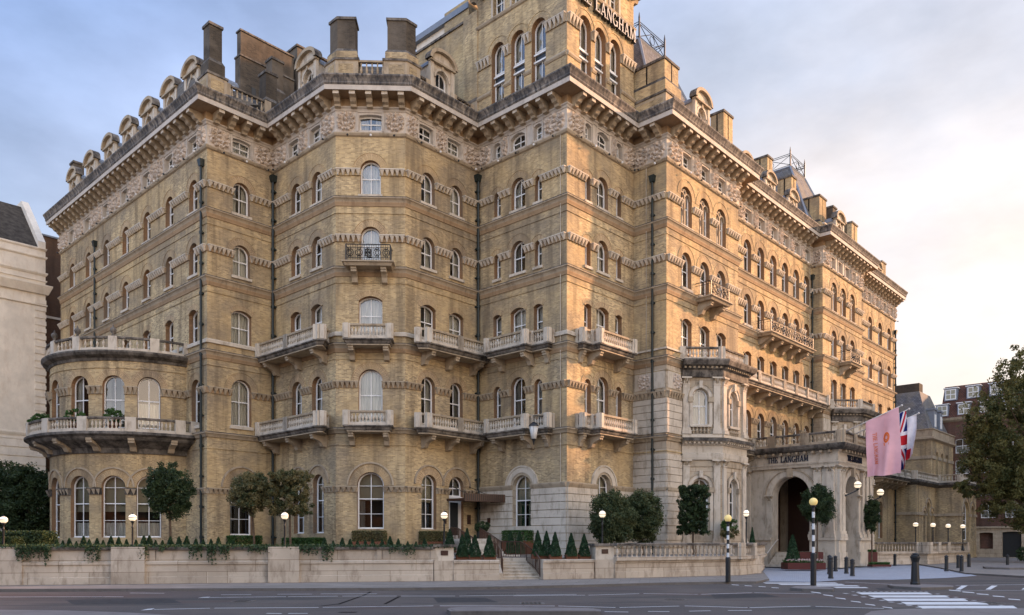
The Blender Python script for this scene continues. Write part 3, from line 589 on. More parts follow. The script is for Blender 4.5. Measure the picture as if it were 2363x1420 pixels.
for k in 'LABCDEFGHhIiJjK':
    fr = FR[k]; ops = OPS[k]
    for s in range(5):
        o = ops.get(s, []); z0, z1 = ZS[s], ZS[s+1]; stone = (s < 2 and k in 'GHhIiJj') and not (s == 1 and k in 'Ih')
        if s == 0 and k in 'EFI':   # stone below, brick above
            zc = 5.0 if k != 'I' else 8.2; lo = [(u, w, sl_, zc+9, 'x') for u, w, sl_, c, kd in o]
            low = MB(); 
            BRK_ = STO if k == 'I' else BRK
            wall(BRK_, fr, 0, fr.L, z0, z1, o, 'ashlar' if k == 'I' else 'brick', mrev='ashlar')
            rustic(RUS, fr, .0, fr.L, .9, zc, o, o1=.09); RUS.box(fr, 0, fr.L, 0, .9, 0, .16, 'stone') if not o or k != 'I' else None
            if k != 'I':
                for a, b in gaps(-.0, fr.L, o, 5.0): BND.prism(fr, [(0, 4.98), (.1, 4.98), (.16, 5.1), (.2, 5.2), (.2, 5.26), (0, 5.3)], a, b, 'trim')
        elif stone:
            wall(STO, fr, 0, fr.L, z0, z1, o, 'ashlar', .3)
            if k in 'GHJ':
                segs = [(0, fr.L)] if k == 'G' else [(0, 1.8), (8.85, fr.L)]
                for a, b in segs:
                    if s == 0: rustic(RUS, fr, a, b, 1.4, 7.3, [], o1=.07); RUS.box(fr, a, b, 0, 1.38, 0, .14, 'stone'); BND.box(fr, a, b, 5.0, 5.2, 0, .13, 'trim')
                    else: rustic(RUS, fr, a, b, 8.6, 10.8, [], o1=.07); leafband(BND, fr, a, b, 10.85, 11.25); RUS.box(fr, a+.12, b-.12, 11.45, 12.6, 0, .04, 'stone')
        else:
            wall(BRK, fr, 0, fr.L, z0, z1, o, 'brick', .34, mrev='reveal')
        # voussoir arches, impost bands, sills
        for op in o:
            if k == 'I' and s == 0: hood(SIL, fr, op, .02, w=.1) if op[4] == 'round' else SIL.box(fr, op[0]-.85, op[0]+.85, 3.7, 3.95, 0, .2, 'stone'); continue
            u, w, sill, crown, kind = op
            if s == 0: 
                if k in 'EF': ring(ARC, fr, op, .52, 'stone', 0, .07, .16); hood(ARC, fr, op, .5, 'stone', .09, .12); ring(ARC, fr, op, .17, 'trim', 0, .03)
                else: ring(ARC, fr, op, .5); hood(ARC, fr, op, .5, 'trim', .1, .1)
            elif kind == 'round': ring(ARC, fr, op, .42 if w > .8 else .32, o1=.012); hood(ARC, fr, op, .42 if w > .8 else .32, 'brick', .035, .035)
            else: ring(ARC, fr, op, .36, o1=.012); ring(ARC, fr, op, .09, 'brick_arch', 0, .06)
            if s in (3, 4): SILLS.append((fr, u, w, sill-.14, .16))
            elif s == 1 and k in 'AL': SILLS.append((fr, u, w, sill-.2, .2))
        ext = 0.1
        if s == 0 and k in 'LABCD':
            for a, b in gaps(0, fr.L, o, 4.9, -.03): leafband(BND, fr, a, b, 4.72, 5.06, o=.09)
        if s == 1 and k in 'LABCDEFIK':
            for a, b in gaps(0, fr.L, o, 10.9, -.04): leafband(BND, fr, a, b, 10.82, 11.2, o=.1, back='trim2')
        if s == 3:
            for a, b in gaps(0, fr.L, o, 19.5, -.05): leafband(BND, fr, a, b, 19.38, 19.76, m='stone', o=.13, back='trim2')
        if s == 4:
            for a, b in gaps(0, fr.L, o, 23.4, -.05): leafband(BND, fr, a, b, 23.28, 23.62, m='stone', o=.13, back='brick')
        nm = {0: 'tall_arched_window', 2: 'segmental_window'}.get(s, 'arched_window')
        sm = [x for x in o if not (k == 'D' and s == 0 and x[0] > 3) and not (k == 'I' and s == 0 and x[0] > 5)]
        wide = [x for x in sm if x[1] >= .8]; slim = [x for x in sm if x[1] < .8]
        if s == 0: sty = ('blind',) if k not in 'EF' else ('green',)
        elif s == 2: sty = ('sheer', 'sheer', 'sheer', 'half')
        else: sty = ('sheer', 'sheer', 'sheer', 'half', 'half', 'side', 'low')
        if k == 'C' and s > 0: sty = ('sheer',)
        tr = s == 4 and k in 'HJ'
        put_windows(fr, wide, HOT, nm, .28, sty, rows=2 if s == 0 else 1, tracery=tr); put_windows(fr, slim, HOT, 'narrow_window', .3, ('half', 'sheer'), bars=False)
    # frieze storey: stone panelling, small windows and carved reliefs between them
    o = ops.get(5, []); wall(FRZ, fr, -EXT[k][0], fr.L+EXT[k][1], 25.7, 27.15, o, 'frieze', .3, off=.05)
    for u, w, sill, crown, kd in o:
        FRZ.box(fr, u-w/2-.16, u-w/2-.05, 25.85, 27.0, .05, .1, 'frieze'); FRZ.box(fr, u+w/2+.05, u+w/2+.16, 25.85, 27.0, .05, .1, 'frieze'); FRZ.box(fr, u-w/2-.16, u+w/2+.16, 26.95, 27.03, .05, .1, 'frieze')
    put_windows(fr, o, HOT, 'frieze_window', .22, ('sheer', 'side', 'half'))
    for a, b in gaps(.02, fr.L-.02, o, None, .2):
        if b-a < .35: continue
        n = max(1, round((b-a)/1.25)) if b-a < 1.5*2 else round((b-a)/1.35)
        for i in range(n):
            u = a+(b-a)*(i+.5)/n; wd = (b-a)/n*.94; p, rz = fr.pose(u, 25.82, .05); place(RELS[(i+len(k)+int(u)) % 3], 'carved_relief', HOT, p, rz, (wd, 1.1, 1.2))
    # floodlight heads on short arms under the frieze
    n = max(1, round(fr.L/1.45))
    for i in range(n):
        if fr.L < 1.2: break
        u = (i+.5)*fr.L/n; p, rz = fr.pose(u, 25.42); place(FLM[i % 2], 'floodlight', HOT, p, rz)
BRK.build('brick_wall', HOT); STO.build('stone_wall', HOT); RUS.build('rusticated_stonework', HOT); FRZ.build('frieze_wall', HOT)
ARC.build('arch_surround', HOT); BND.build('carved_band', HOT); SIL.build('porch_side_trim', HOT)
for fr, u, w, z, h in SILLS: SIL = MB(); SIL.box(fr, u-w/2-.1, u+w/2+.1, z, z+h, -.3, .1, 'stone'); SIL.build('sill', HOT)

poly = [P[k] for k in ORDER]
def stringc(z0, z1, o=.24, m='trim', pts=poly, name='string_course'):
    h = z1-z0; mb = MB(); sweep(mb, pts, [(-.05, z0+h*.3), (.08, z0+h*.3), (.12, z0+h*.5), (o*.7, z0+h*.66), (o, z0+h*.78), (o, z1), (o-.04, z1+.02), (-.05, z1+.07), (-.05, z0+h*.3)], m); sweep(mb, pts, [(o-.03, z1-.03), (o+.012, z1-.03), (o+.012, z1+.012), (o-.1, z1+.035), (o-.1, z1-.03)], 'gutter2'); return mb
mb = stringc(8.02, 8.45)
for z0, z1 in ((13.0, 13.42), (17.45, 17.88), (21.58, 21.98)):
    q = stringc(z0, z1); 
    k = len(mb.v); mb.v += q.v; mb.f += [tuple(i+k for i in f) for f in q.f]; mb.m += [mb.mi(q.mats[i]) for i in q.m]
    sweep(mb, poly, [(-.02, z0-.12), (.05, z0-.1), (.06, z0-.04), (.1, z0+.08), (.1, z0+.12), (-.02, z0+.12), (-.02, z0-.12)], 'trim2')
for z in (7.45, 12.5, 16.95, 21.05): sweep(mb, poly, [(-.02, z), (.045, z), (.045, z+.07), (-.02, z+.09), (-.02, z)], 'brick')
sweep(mb, poly, [(.0, 25.55), (.1, 25.6), (.16, 25.7), (.16, 25.76), (.0, 25.8), (0, 25.55)], 'trim')
mb.build('string_course', HOT)
mb = MB()
for a, b in ((0, 2), (2, 7)):
    sweep(mb, poly[a:b+1], [(-.02, 13.86), (.1, 13.86), (.1, 14.06), (.06, 14.1), (-.02, 14.1), (-.02, 13.86)], 'stone')
sweep(mb, poly[7:], [(-.02, 13.86), (.1, 13.86), (.1, 13.97), (-.02, 14.0), (-.02, 13.86)], 'stone')
mb.build('sill_band', HOT)
# main cornice
mb = MB()
sweep(mb, poly, [(0, 27.0), (.1, 27.02), (.14, 27.12), (.22, 27.17), (.22, 27.23), (.13, 27.26), (.13, 27.74), (1.06, 27.78), (1.06, 27.70), (1.1, 27.70), (1.1, 27.98), (.5, 28.0), (0, 28.0), (0, 27.0)], 'frieze')
sweep(mb, poly, [(.12, 27.24), (.142, 27.25), (.142, 27.71), (1.05, 27.755), (1.05, 27.79), (.12, 27.79), (.12, 27.24)], 'trim2')
mb.build('cornice', HOT)
mb = MB(); sweep(mb, poly, [(.3, 27.985), (1.12, 27.985), (1.17, 28.06), (1.16, 28.14), (1.24, 28.3), (1.33, 28.42), (1.33, 28.5), (1.25, 28.53), (.3, 28.55), (.3, 27.985)], 'roofgutter'); mb.build('stone_gutter', HOT)
mb = MB()
for k in 'LABCDEFGHhIiJjK':
    fr = FR[k]
    if fr.L < 1.2: continue
    lo, hi = (-.3, fr.L+.3) if k == 'C' else (0, fr.L)
    convex0, convex1 = k in 'ADFHJ', k in 'LBEGHJK'
    n = max(2, round((hi-lo)/.9))
    for i in range(n):
        u = lo+(hi-lo)*(i+.5)/n
        if not convex0 and k != 'C' and k != 'L' and u < .9: continue
        if not convex1 and k != 'C' and u > fr.L-.9: continue
        mb.prism(fr, [(.1, 27.76), (.98, 27.76), (1.0, 27.52), (.72, 27.46), (.6, 27.3), (.42, 27.24), (.38, 27.12), (.1, 27.1)], u-.17, u+.17, 'trim'); mb.box(fr, u-.172, u+.172, 27.53, 27.75, .97, 1.003, 'stone')
mb.build('modillion', HOT)
# closing shell: roof deck, back walls (never seen from the street side)
mb = MB(); far = [(P['K1'][0]-9, P['K1'][1]+8.3), (2, 82), (-18, 84), (P['P0'][0]+8, P['P0'][1]+9)]
deck = [P[k] for k in ORDER]+far
mb.poly([(x, y) for x, y in deck], 28.3, 28.52, 'lead', 'lead')
bk = [P['K1']]+far+[P['P0']]
for a, b in zip(bk, bk[1:]): mb.face([(a[0], a[1], 0), (b[0], b[1], 0), (b[0], b[1], 28.3), (a[0], a[1], 28.3)], 'brick_flank')
mb.build('roof_deck', HOT)
mb = MB()
sweep(mb, [P[k] for k in ORDER[:2]], [(-.55, 28.5), (-1.2, 29.35), (-3.5, 29.6)], 'slate'); mb.build('slate_roof', HOT); mb = MB(); sweep(mb, poly[7:], [(-.7, 28.5), (-1.6, 29.9), (-3.5, 30.1)], 'slate')
def slab(fr, u0, u1, o, z1, back, m='slate'):
    mb.prism(fr, [(o, 28.5), (o-(z1-28.5)*.35, z1), (o-(z1-28.5)*.35-back, z1), (o-back-1, 28.5)], u0, u1, m)
mb.build('slate_roof', HOT)
for k, a, b, o, z, w in (('A', .3, 4.6, -1.5, 31.3, 2.5), ('C', 0, 4.05, -1.2, 30.95, 3), ('B', .5, 6.2, -1.2, 30.4, 2), ('D', .8, 5.6, -1.2, 30.6, 2)): mb = MB(); slab(FR[k], a, b, o, z, w); mb.build('slate_roof', HOT)
# ---------------------------------------------------------------- dormers, chimneys, roof parapets
def dormer_mesh():
    mb = MB(); fr = Frame((0, 0), d=Vector((1, 0, 0)), length=2); w = .86
    op = (0, 1.0, .35, 2.2, 'round'); wall(mb, fr, -w, w, 0, 2.6, [op], 'stone', .25); hood(mb, fr, op, .03, 'stone', .13, .07)
    mb.box(fr, -.09, .09, 2.2, 2.55, .0, .12, 'trim')
    for s in (-1, 1):
        mb.face([(s*w, 0, 0), (s*w, 2.2, 0), (s*w, 2.2, 2.6), (s*w, 0, 2.6)], 'stone'); mb.box(fr, s*w-.13, s*w+.13, 0, 2.5, -.1, .1, 'stone'); mb.box(fr, s*w-.2, s*w+.2, 0, .5, -.1, .25, 'stone')
    # curved pediment: entablature, segmental hood with a sunk tympanum, running back as a barrel roof
    mb.box(fr, -w-.18, w+.18, 2.5, 2.62, -.1, .22, 'trim')
    n = 12; hw = w+.3; rise = .85
    def arc(k, dx=0, dz=0): a = math.pi*k/n; return ((hw-dx)*-math.cos(a), 2.62+(rise-dz)*math.sin(a)**.9)
    for i in range(n):
        a, b, c, d = arc(i), arc(i+1), arc(i+1, .22, .2), arc(i, .22, .2)
        for o_, m in ((.28, 'trim'),):
            mb.face([fr.pt(*a, o_), fr.pt(*b, o_), fr.pt(*c, o_), fr.pt(*d, o_)], m)
        mb.face([fr.pt(*d, .28), fr.pt(*c, .28), fr.pt(*c, .05), fr.pt(*d, .05)], 'trim')
        mb.face([fr.pt(*a, .28), fr.pt(*a, -.25), fr.pt(*b, -.25), fr.pt(*b, .28)], 'gutter')
        e, f_ = ((a[0]*.8), 2.4+(a[1]-2.62)*.7), ((b[0]*.8), 2.4+(b[1]-2.62)*.7)
        mb.face([fr.pt(*e, -.2), fr.pt(*e, -2.6), fr.pt(*f_, -2.6), fr.pt(*f_, -.2)], 'lead')
        mb.face([fr.pt(d[0], 2.6, .05), fr.pt(*d, .05), fr.pt(*c, .05), fr.pt(c[0], 2.6, .05)], 'stone')
        mb.face([fr.pt(a[0], 2.6, -.24), fr.pt(*a, -.24), fr.pt(*b, -.24), fr.pt(b[0], 2.6, -.24)], 'trim')
    return mb.mesh('dormer')
DM = dormer_mesh(); DF, DG = win_mesh(1.0, 1.85, 'round')
def dormer(fr, u, z=28.75, off=-.35, s=1.):
    p, rz = fr.pose(u, z, off); d = place(DM, 'dormer', HOT, p, rz, (s, s, s))
    o = bpy.data.objects.new('dormer_window', DF); COL.objects.link(o); o.parent = d; o.location = (0, .22, .35)
for u in (2.12, 5.95, 9.72, 13.2, 16.69, 20.09, 23.2): dormer(FR['L'], u)
dormer(FR['B'], 3.45); dormer(FR['D'], 3.2)
dormer(FR['H'], 4.97, 28.75)
for u in (3.76, 7.92, 12.26): dormer(FR['I'], u, 28.3, s=.9)
dormer(FR['J'], 4.7, 28.3)
for u in (2.6, 5.5, 8.6): dormer(FR['K'], u, 28.2, s=.82)
def chimney(fr, u0, u1, o0, o1, z0, z1, mat_='brick_dark', base=1.1, panel=True, stonebase=True, strip=0, name='chimney'):
    """shaft on a wider brick base standing on a panelled stone pedestal; o0 < o1 offsets from the wall face"""
    mb = MB(); e = .14
    if stonebase: mb.box(fr, u0-.22, u1+.22, z0, z0+base, o0-.22, o1+.22, 'trim'); mb.box(fr, u0-.28, u1+.28, z0+base, z0+base+.14, o0-.28, o1+.28, 'gutter')
    if panel and stonebase:
        mb.box(fr, u0-.02, u1+.02, z0+.2, z0+base-.2, o1+.2, o1+.226, 'brick')
        mb.box(fr, u0-.226, u0-.2, z0+.2, z0+base-.2, o0, o1, 'brick'); mb.box(fr, u1+.2, u1+.226, z0+.2, z0+base-.2, o0, o1, 'brick')
    zb = z0+base+.14
    mb.box(fr, u0-.13, u1+.13, zb, zb+.75, o0-.13, o1+.13, 'brick' if mat_ == 'brick' else 'brick_dark')
    b0 = [fr.pt(u0-.13, zb+.75, o1+.13), fr.pt(u1+.13, zb+.75, o1+.13), fr.pt(u1+.13, zb+.75, o0-.13), fr.pt(u0-.13, zb+.75, o0-.13)]
    b1 = [fr.pt(u0, zb+1.0, o1), fr.pt(u1, zb+1.0, o1), fr.pt(u1, zb+1.0, o0), fr.pt(u0, zb+1.0, o0)]
    mb.hexa(b0+b1, 'gutter2'); mb.box(fr, u0, u1, zb+1.0, z1-.16, o0, o1, mat_); mb.box(fr, u0-.07, u1+.07, z1-.16, z1, o0-.07, o1+.07, 'gutter2')
    for i in range(strip): u = u0+(u1-u0)*(i+1)/(strip+1); mb.box(fr, u-.05, u+.05, zb+1.0, z1-.18, o1, o1+.012, 'dark')
    if strip: mb.box(fr, u0-.012, u0, zb+1., z1-.18, (o0+o1)/2-.05, (o0+o1)/2+.05, 'dark')
    return mb.build(name, HOT)
chimney(FR['A'], .35, 1.15, -1.2, -.4, 28.53, 33.6, base=1.75)
chimney(FR['L'], -.2, .6, -1.6, -.8, 28.53, 33.5)
chimney(FR['A'], 4.3, 5.1, -1.5, -.7, 28.53, 32.5)
# the pair of chimneys that wrap the corners of the centre bay
def bent_chimney(c, d0, d1, w0, w1, z0, z1):
    a, b = c-d0*w0, c+d1*w1; back = Vector((-.0391, .99924, 0)); t = .95
    def ring_(g, z):
        na = Vector((d0.y, -d0.x, 0)); nb = Vector((d1.y, -d1.x, 0)); nc = (na+nb).normalized()
        pts = [a-d0*g+na*g, c+nc*g*1.05, b+d1*g+nb*g, b+d1*g-nb*(t+g), c-nc*(t*.9+g), a-d0*g-na*(t+g)]; return [(p.x, p.y, z) for p in pts]
    mb = MB(); lv = [(.2, z0, 'trim'), (.2, z0+1.7, 'trim'), (.27, z0+1.71, 'gutter'), (.27, z0+1.84, 'gutter'), (.12, z0+1.85, 'brick'), (.12, z0+2.3, 'gutter2'), (0, z0+2.5, 'brick_dark'), (0, z1-.15, 'gutter2'), (.07, z1-.15, 'gutter2'), (.07, z1, 'gutter2')]
    for (g, z, m), (g2, z2, m2) in zip(lv, lv[1:]):
        r0, r1 = ring_(g, z), ring_(g2, z2)
        for i in range(6): mb.face([r0[i], r0[(i+1) % 6], r1[(i+1) % 6], r1[i]], m)
    mb.face(ring_(.07, z1), 'gutter2')
    for d, w, sgn, q in ((d0, w0, -1, a), (d1, w1, 1, c)):
        fr = Frame((q.x, q.y), d=d, length=w); mb.box(fr, .1, w-.1, z0+.85, z0+1.5, .19, .222, 'brick')
    mb.build('chimney', HOT)
cb = Vector((-.0391, .99924, 0))
bent_chimney(Vector((*P['P3'], 0))+cb*.5, FR['B'].t, ec, .75, 1.05, 28.53, 32.9)
bent_chimney(Vector((*P['P4'], 0))+cb*.5, ec, FR['D'].t, 1.1, .75, 28.53, 32.9)
# ventilation stacks and the high blocks behind
mb = MB(); fr = FR['A']
mb.box(fr, 6.4, 10.9, 28.5, 37.6, -8.75, -8, 'brick_dark'); mb.box(fr, 6.5, 10.9, 37.6, 39.4, -8.65, -8.1, 'brick_dark'); mb.box(fr, 6.34, 10.9, 37.5, 37.62, -8.8, -7.92, 'gutter2'); mb.box(fr, 6.42, 10.95, 39.4, 39.52, -8.7, -8.02, 'gutter2')
for i in range(5): mb.box(fr, 7.3+i*.6, 7.65+i*.6, 35.0, 35.55, -8.0, -7.985, 'door')
mb.build('ventilation_stack', HOT)
mb = MB(); mb.box(fr, 11.1, 14.0, 28.5, 40.3, -9.4, -7.9, 'brick_dark'); mb.box(fr, 11.0, 14.1, 40.3, 40.45, -9.5, -7.8, 'gutter2'); mb.build('ventilation_stack', HOT)
chimney(fr, 7.3, 8.2, -5.9, -5.1, 28.53, 36.6, base=4.8, panel=False)
fr = Frame(P['P5'], d=eb, length=9)   # wall running back from the tower (faces the left side)
mb = MB(); q0 = Vector((*P['P5'], 0)); q1 = q0+eb*9.5
mb.poly([(q0.x+.3*ea.x, q0.y+.3*ea.y), (q0.x+5*ea.x, q0.y+5*ea.y), ((q1+ea*5).x, (q1+ea*5).y), ((q1+ea*.3).x, (q1+ea*.3).y)], 28.5, 36.05, 'brick', 'lead')
fb = Frame((q1.x, q1.y), (q0.x, q0.y)); mb.box(fb, 0, 9.5, 36.05, 36.2, -5, -.2, 'gutter'); mb.box(fb, 8.2, 9.5, 28.5, 36.1, -.6, .06, 'brick'); mb.box(fb, 8.1, 9.55, 30.2, 30.4, -.6, .16, 'gutter'); mb.box(fb, 8.1, 9.55, 28.5, 30.2, -.6, .14, 'trim')
mb.box(fb, 2.0, 7.4, 36.2, 37.6, -4.5, -1.2, 'white_stone'); mb.box(fb, 1.6, 7.6, 37.6, 38.0, -5, -.9, 'lead')
mb.box(fb, 5.2, 7.6, 36.2, 38.3, -5.2, -1.0, 'brick')
mb.build('rear_block', HOT)
mb = MB(); mb.poly([(-12, 72), (1, 61), (11, 68), (6, 92), (-14, 95)], 28.5, 43, 'brick_dark', 'lead'); mb.build('rear_block', HOT)  # unseen mass added at the rear to keep sun off stacks and flank
# roof parapet balustrades
def rbal(k, a, b, o, h, m, **kw): mb = MB(); mb.box(FR[k], a, b, 28.5, 29.2, o-.16, o+.16, 'trim'); balustrade(mb, [FR[k].pt(a, 0, o), FR[k].pt(b, 0, o)], 29.2, h, m, **kw); mb.build('roof_balustrade', HOT)
rbal('A', 1.5, 4.3, -.55, 1.15, 'trim', peds=(0, 1), bal_sp=.3, stain='gutter'); rbal('C', 1.25, 2.85, -.45, 1.1, 'trim', bal_sp=.27, stain='trim')
rbal('B', .6, 2.3, -.4, .7, 'trim', bal_sp=.27, stain='gutter'); rbal('B', 4.6, 5.9, -.4, .8, 'trim', bal_sp=.27, stain='gutter')
rbal('D', .9, 2.1, -.4, .8, 'trim', peds=(1,), bal_sp=.27, stain='gutter'); rbal('D', 4.2, 5.9, -.4, .8, 'trim', peds=(0, 1), bal_sp=.27, stain='gutter')
rbal('H', 2.3, 4.0, -.4, .6, 'stone', bal_sp=.3); rbal('H', 6.1, 8.2, -.4, .6, 'stone', bal_sp=.3); rbal('J', 1.2, 3.6, -.4, .6, 'stone', bal_sp=.3)
for a, b in ((1, 3.3), (5.2, 8.8), (13.6, 15.2)): mb = MB(); mb.box(FR['I'], a, b, 28.53, 29.25, -.5, -.3, 'stone'); mb.build('roof_parapet', HOT)
# right wing chimneys
mb = MB()
c8 = FR['H']
chimney(c8, .35, 2.0, -3.0, -.35, 28.53, 32.45, 'brick', base=1.5, strip=1)
chimney(FR['G'], -.3, .8, -2.2, -.6, 28.53, 31.7, 'brick', base=1.2)
chimney(c8, 10.2, 11.6, -2.5, -1.45, 28.53, 33.5, 'brick', strip=1, base=.9)
chimney(FR['I'], 10.9, 11.9, -3.2, -1.9, 28.53, 34.4, 'brick', strip=1, base=.8)
chimney(FR['I'], 15.8, 16.8, -3.2, -1.9, 28.53, 34.4, 'brick', strip=1, base=.8)
chimney(FR['J'], 2.6, 4.2, -3.2, -1.3, 28.53, 33.0, 'brick', base=1.1, strip=1)
chimney(FR['J'], 5.8, 6.7, -2.2, -1.3, 28.53, 33.0, 'brick_dark', base=.8)
chimney(FR['J'], 10.4, 11.9, -2.3, -1.2, 28.53, 32.9, 'brick', base=.8, strip=1)
chimney(FR['K'], 11.6, 12.9, -2.0, -.9, 28.53, 32.1, 'brick', base=.5, strip=1)
def mansard(fr, name='mansard_roof'):
    mb = MB(); b = [fr.pt(.4, 28.5, -.9), fr.pt(9.2, 28.5, -.9), fr.pt(9.2, 28.5, -11), fr.pt(.4, 28.5, -11)]; t = [fr.pt(3.6, 36.8, -4.4), fr.pt(6.9, 36.8, -4.4), fr.pt(6.9, 36.8, -8.2), fr.pt(3.6, 36.8, -8.2)]
    mb.hexa(b+t, 'slate')
    for i in range(4): mb.tube([b[i], t[i]], .12, 'lead', 5); mb.tube([t[i], t[(i+1) % 4]], .12, 'lead', 5)
    root = mb.build(name, HOT); r = MB(); top = [Vector(x) for x in t]
    for i in range(4):
        a, c = top[i], top[(i+1) % 4]; r.tube([a, a+Vector((0, 0, 1.5))], .07, 'iron', 5); r.tube([a+Vector((0, 0, 1.5)), a+Vector((0, 0, 1.9))], .07, 'iron', 4, .01)
        for z in (.2, 1.1, 1.25): r.tube([a+Vector((0, 0, z)), c+Vector((0, 0, z))], .03, 'iron', 4)
        m_ = (a+c)/2; r.tube([a+Vector((0, 0, .2)), m_+Vector((0, 0, 1.1)), c+Vector((0, 0, .2))], .028, 'iron', 4); r.tube([a+Vector((0, 0, 1.1)), m_+Vector((0, 0, .2)), c+Vector((0, 0, 1.1))], .028, 'iron', 4)
        d = (c-a).normalized(); r.tube([m_+d*.3*math.cos(q*math.pi/5)+Vector((0, 0, .65+.3*math.sin(q*math.pi/5))) for q in range(11)], .025, 'iron', 4)
    r.build('iron_cresting', root)
mansard(FR['H']); mansard(FR['J'])
# ---------------------------------------------------------------- tower
TW = [Vector((*P['P5'], 0)), Vector((*P['P6'], 0)), Vector((*P['P7'], 0))]; T3 = TW[2]+eb*7.3
tw = [(p.x, p.y) for p in TW+[T3]]; FT = [Frame(tw[i], tw[(i+1) % 4]) for i in range(4)]
wl, ar, bn, sg = MB(), MB(), MB(), MB()
for i, fr in enumerate(FT):
    us = [fr.L*.245, fr.L*.475, fr.L*.705] if i != 1 else [fr.L*.255, fr.L*.475, fr.L*.7]
    lo = [(u, 1.12, 29.2, 33.2, 'round') for u in us]; up = [(u, .85, 35.0, 36.55, 'seg') for u in (fr.L*.25, fr.L*.47, fr.L*.69)]
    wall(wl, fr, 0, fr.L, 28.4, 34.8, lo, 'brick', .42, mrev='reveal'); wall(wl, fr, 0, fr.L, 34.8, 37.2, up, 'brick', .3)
    for op in lo: ring(ar, fr, op, .14, 'brick_arch', 0, .03); hood(ar, fr, op, .36, 'brick', .04, .03)
    for op in up: hood(ar, fr, op, .02, 'stone', .1, .05); bn.box(fr, op[0]-.6, op[0]-.46, 34.95, 36.3, 0, .05, 'stone'); bn.box(fr, op[0]+.46, op[0]+.6, 34.95, 36.3, 0, .05, 'stone')
    for a, b in gaps(0, fr.L, lo, 32.3): leafband(bn, fr, a, b, 32.05, 32.55, o=.14); bn.prism(fr, [(0, 30.1), (.1, 30.1), (.16, 30.2), (.16, 30.28), (.05, 30.4), (0, 30.4)], a-.02, b+.02, 'trim'); bn.box(fr, a-.02, b+.02, 28.5, 30.1, 0, .06, 'brick')
    for op in lo:
        u = op[0]; bn.box(fr, u-.56, u+.56, 30.75, 30.85, -.4, -.2, 'frame'); bn.box(fr, u-.56, u+.56, 31.2, 31.3, -.4, -.2, 'frame'); bn.box(fr, u-.5, u+.5, 30.85, 31.2, -.36, -.3, 'door')
    if i < 3: put_windows(fr, lo, HOT, 'tower_window', .32, ('sheer', 'half')); put_windows(fr, up, HOT, 'tower_window', .25, ('sheer', 'side'))
sweep(bn, tw, [(0, 34.7), (.08, 34.74), (.14, 34.84), (.14, 34.9), (0, 34.95), (0, 34.7)], 'trim', True)
cn = MB(); sweep(cn, tw, [(0, 36.75), (.12, 36.8), (.15, 36.95), (.15, 37.45), (1.2, 37.5), (1.2, 37.8), (1.35, 38.1), (.2, 38.2), (0, 38.2), (0, 36.75)], 'trim', True)
for fr in FT:
    n = 7
    for i in range(n): bracket(cn, fr, (i+.5)*fr.L/n, 37.46, 1.1, 1.0, .34, 'trim', .1)
cn.poly([(p.x, p.y) for p in [TW[0]-ea*.1-eb*-.1, TW[1], TW[2], T3]], 38.1, 38.3, 'lead')
top = Vector(((tw[0][0]+tw[2][0])/2, (tw[0][1]+tw[2][1])/2, 43))
for fr in FT: cn.face([fr.pt(-.6, 38.2, .6), fr.pt(fr.L+.6, 38.2, .6), top], 'slate')
wl.build('tower_wall', HOT); ar.build('tower_arch_surround', HOT); bn.build('tower_band', HOT); cn.build('tower_cornice', HOT)
# lettering: slab serif capitals from bars
def GL(c):
    s = .17; t = .085; b = []
    def bar(x0, y0, x1, y1, w): b.append((x0, y0, x1, y1, w))
    def srf(x, y, w=.34): bar(x-w/2, y, x+w/2, y, t)
    if c == 'T': bar(.4, 0, .4, 1, s); bar(0, .96, .8, .96, t); bar(.04, .74, .04, .98, t); bar(.76, .74, .76, .98, t); srf(.4, .04); return b, .8
    if c == 'H': bar(.17, 0, .17, 1, s); bar(.73, 0, .73, 1, s); bar(.17, .5, .73, .5, t*1.1); [srf(x, y) for x in (.17, .73) for y in (.04, .96)]; return b, .9
    if c == 'E': bar(.17, 0, .17, 1, s); bar(0, .96, .72, .96, t); bar(0, .04, .74, .04, t); bar(.2, .5, .55, .5, t); bar(.7, .74, .7, .98, t); bar(.72, .02, .72, .28, t); bar(.54, .38, .54, .62, t); return b, .78
    if c == 'L': bar(.17, 0, .17, 1, s); srf(.17, .96); bar(0, .04, .7, .04, t); bar(.68, .02, .68, .32, t); return b, .74
    if c == 'A': bar(.12, 0, .42, 1, t); bar(.42, 1, .74, 0, s); bar(.2, .32, .62, .32, t); srf(.12, .04, .28); srf(.74, .04, .32); return b, .88
    if c == 'N': bar(.12, 0, .12, 1, t); bar(.12, 1, .74, 0, s); bar(.76, 0, .76, 1, t); srf(.12, .04, .28); srf(.1, .96, .24); srf(.76, .96, .28); return b, .9
    if c == 'M': bar(.12, 0, .12, 1, t); bar(.14, 1, .5, .1, s); bar(.5, .1, .84, 1, t); bar(.9, 0, .9, 1, s); srf(.12, .04, .28); srf(.9, .04, .32); srf(.12, .96, .2); srf(.9, .96, .3); return b, 1.06
    if c == 'G':
        pts = [(.42+.38*math.cos(a), .5+.48*math.sin(a)) for a in [R(40+28*i) for i in range(11)]]
        for p, q in zip(pts, pts[1:]): bar(*p, *q, s*.85 if p[0] < .35 else t*1.1)
        bar(.74, .05, .74, .42, s*.8); srf(.7, .42, .34); return b, .88
    return b, .45
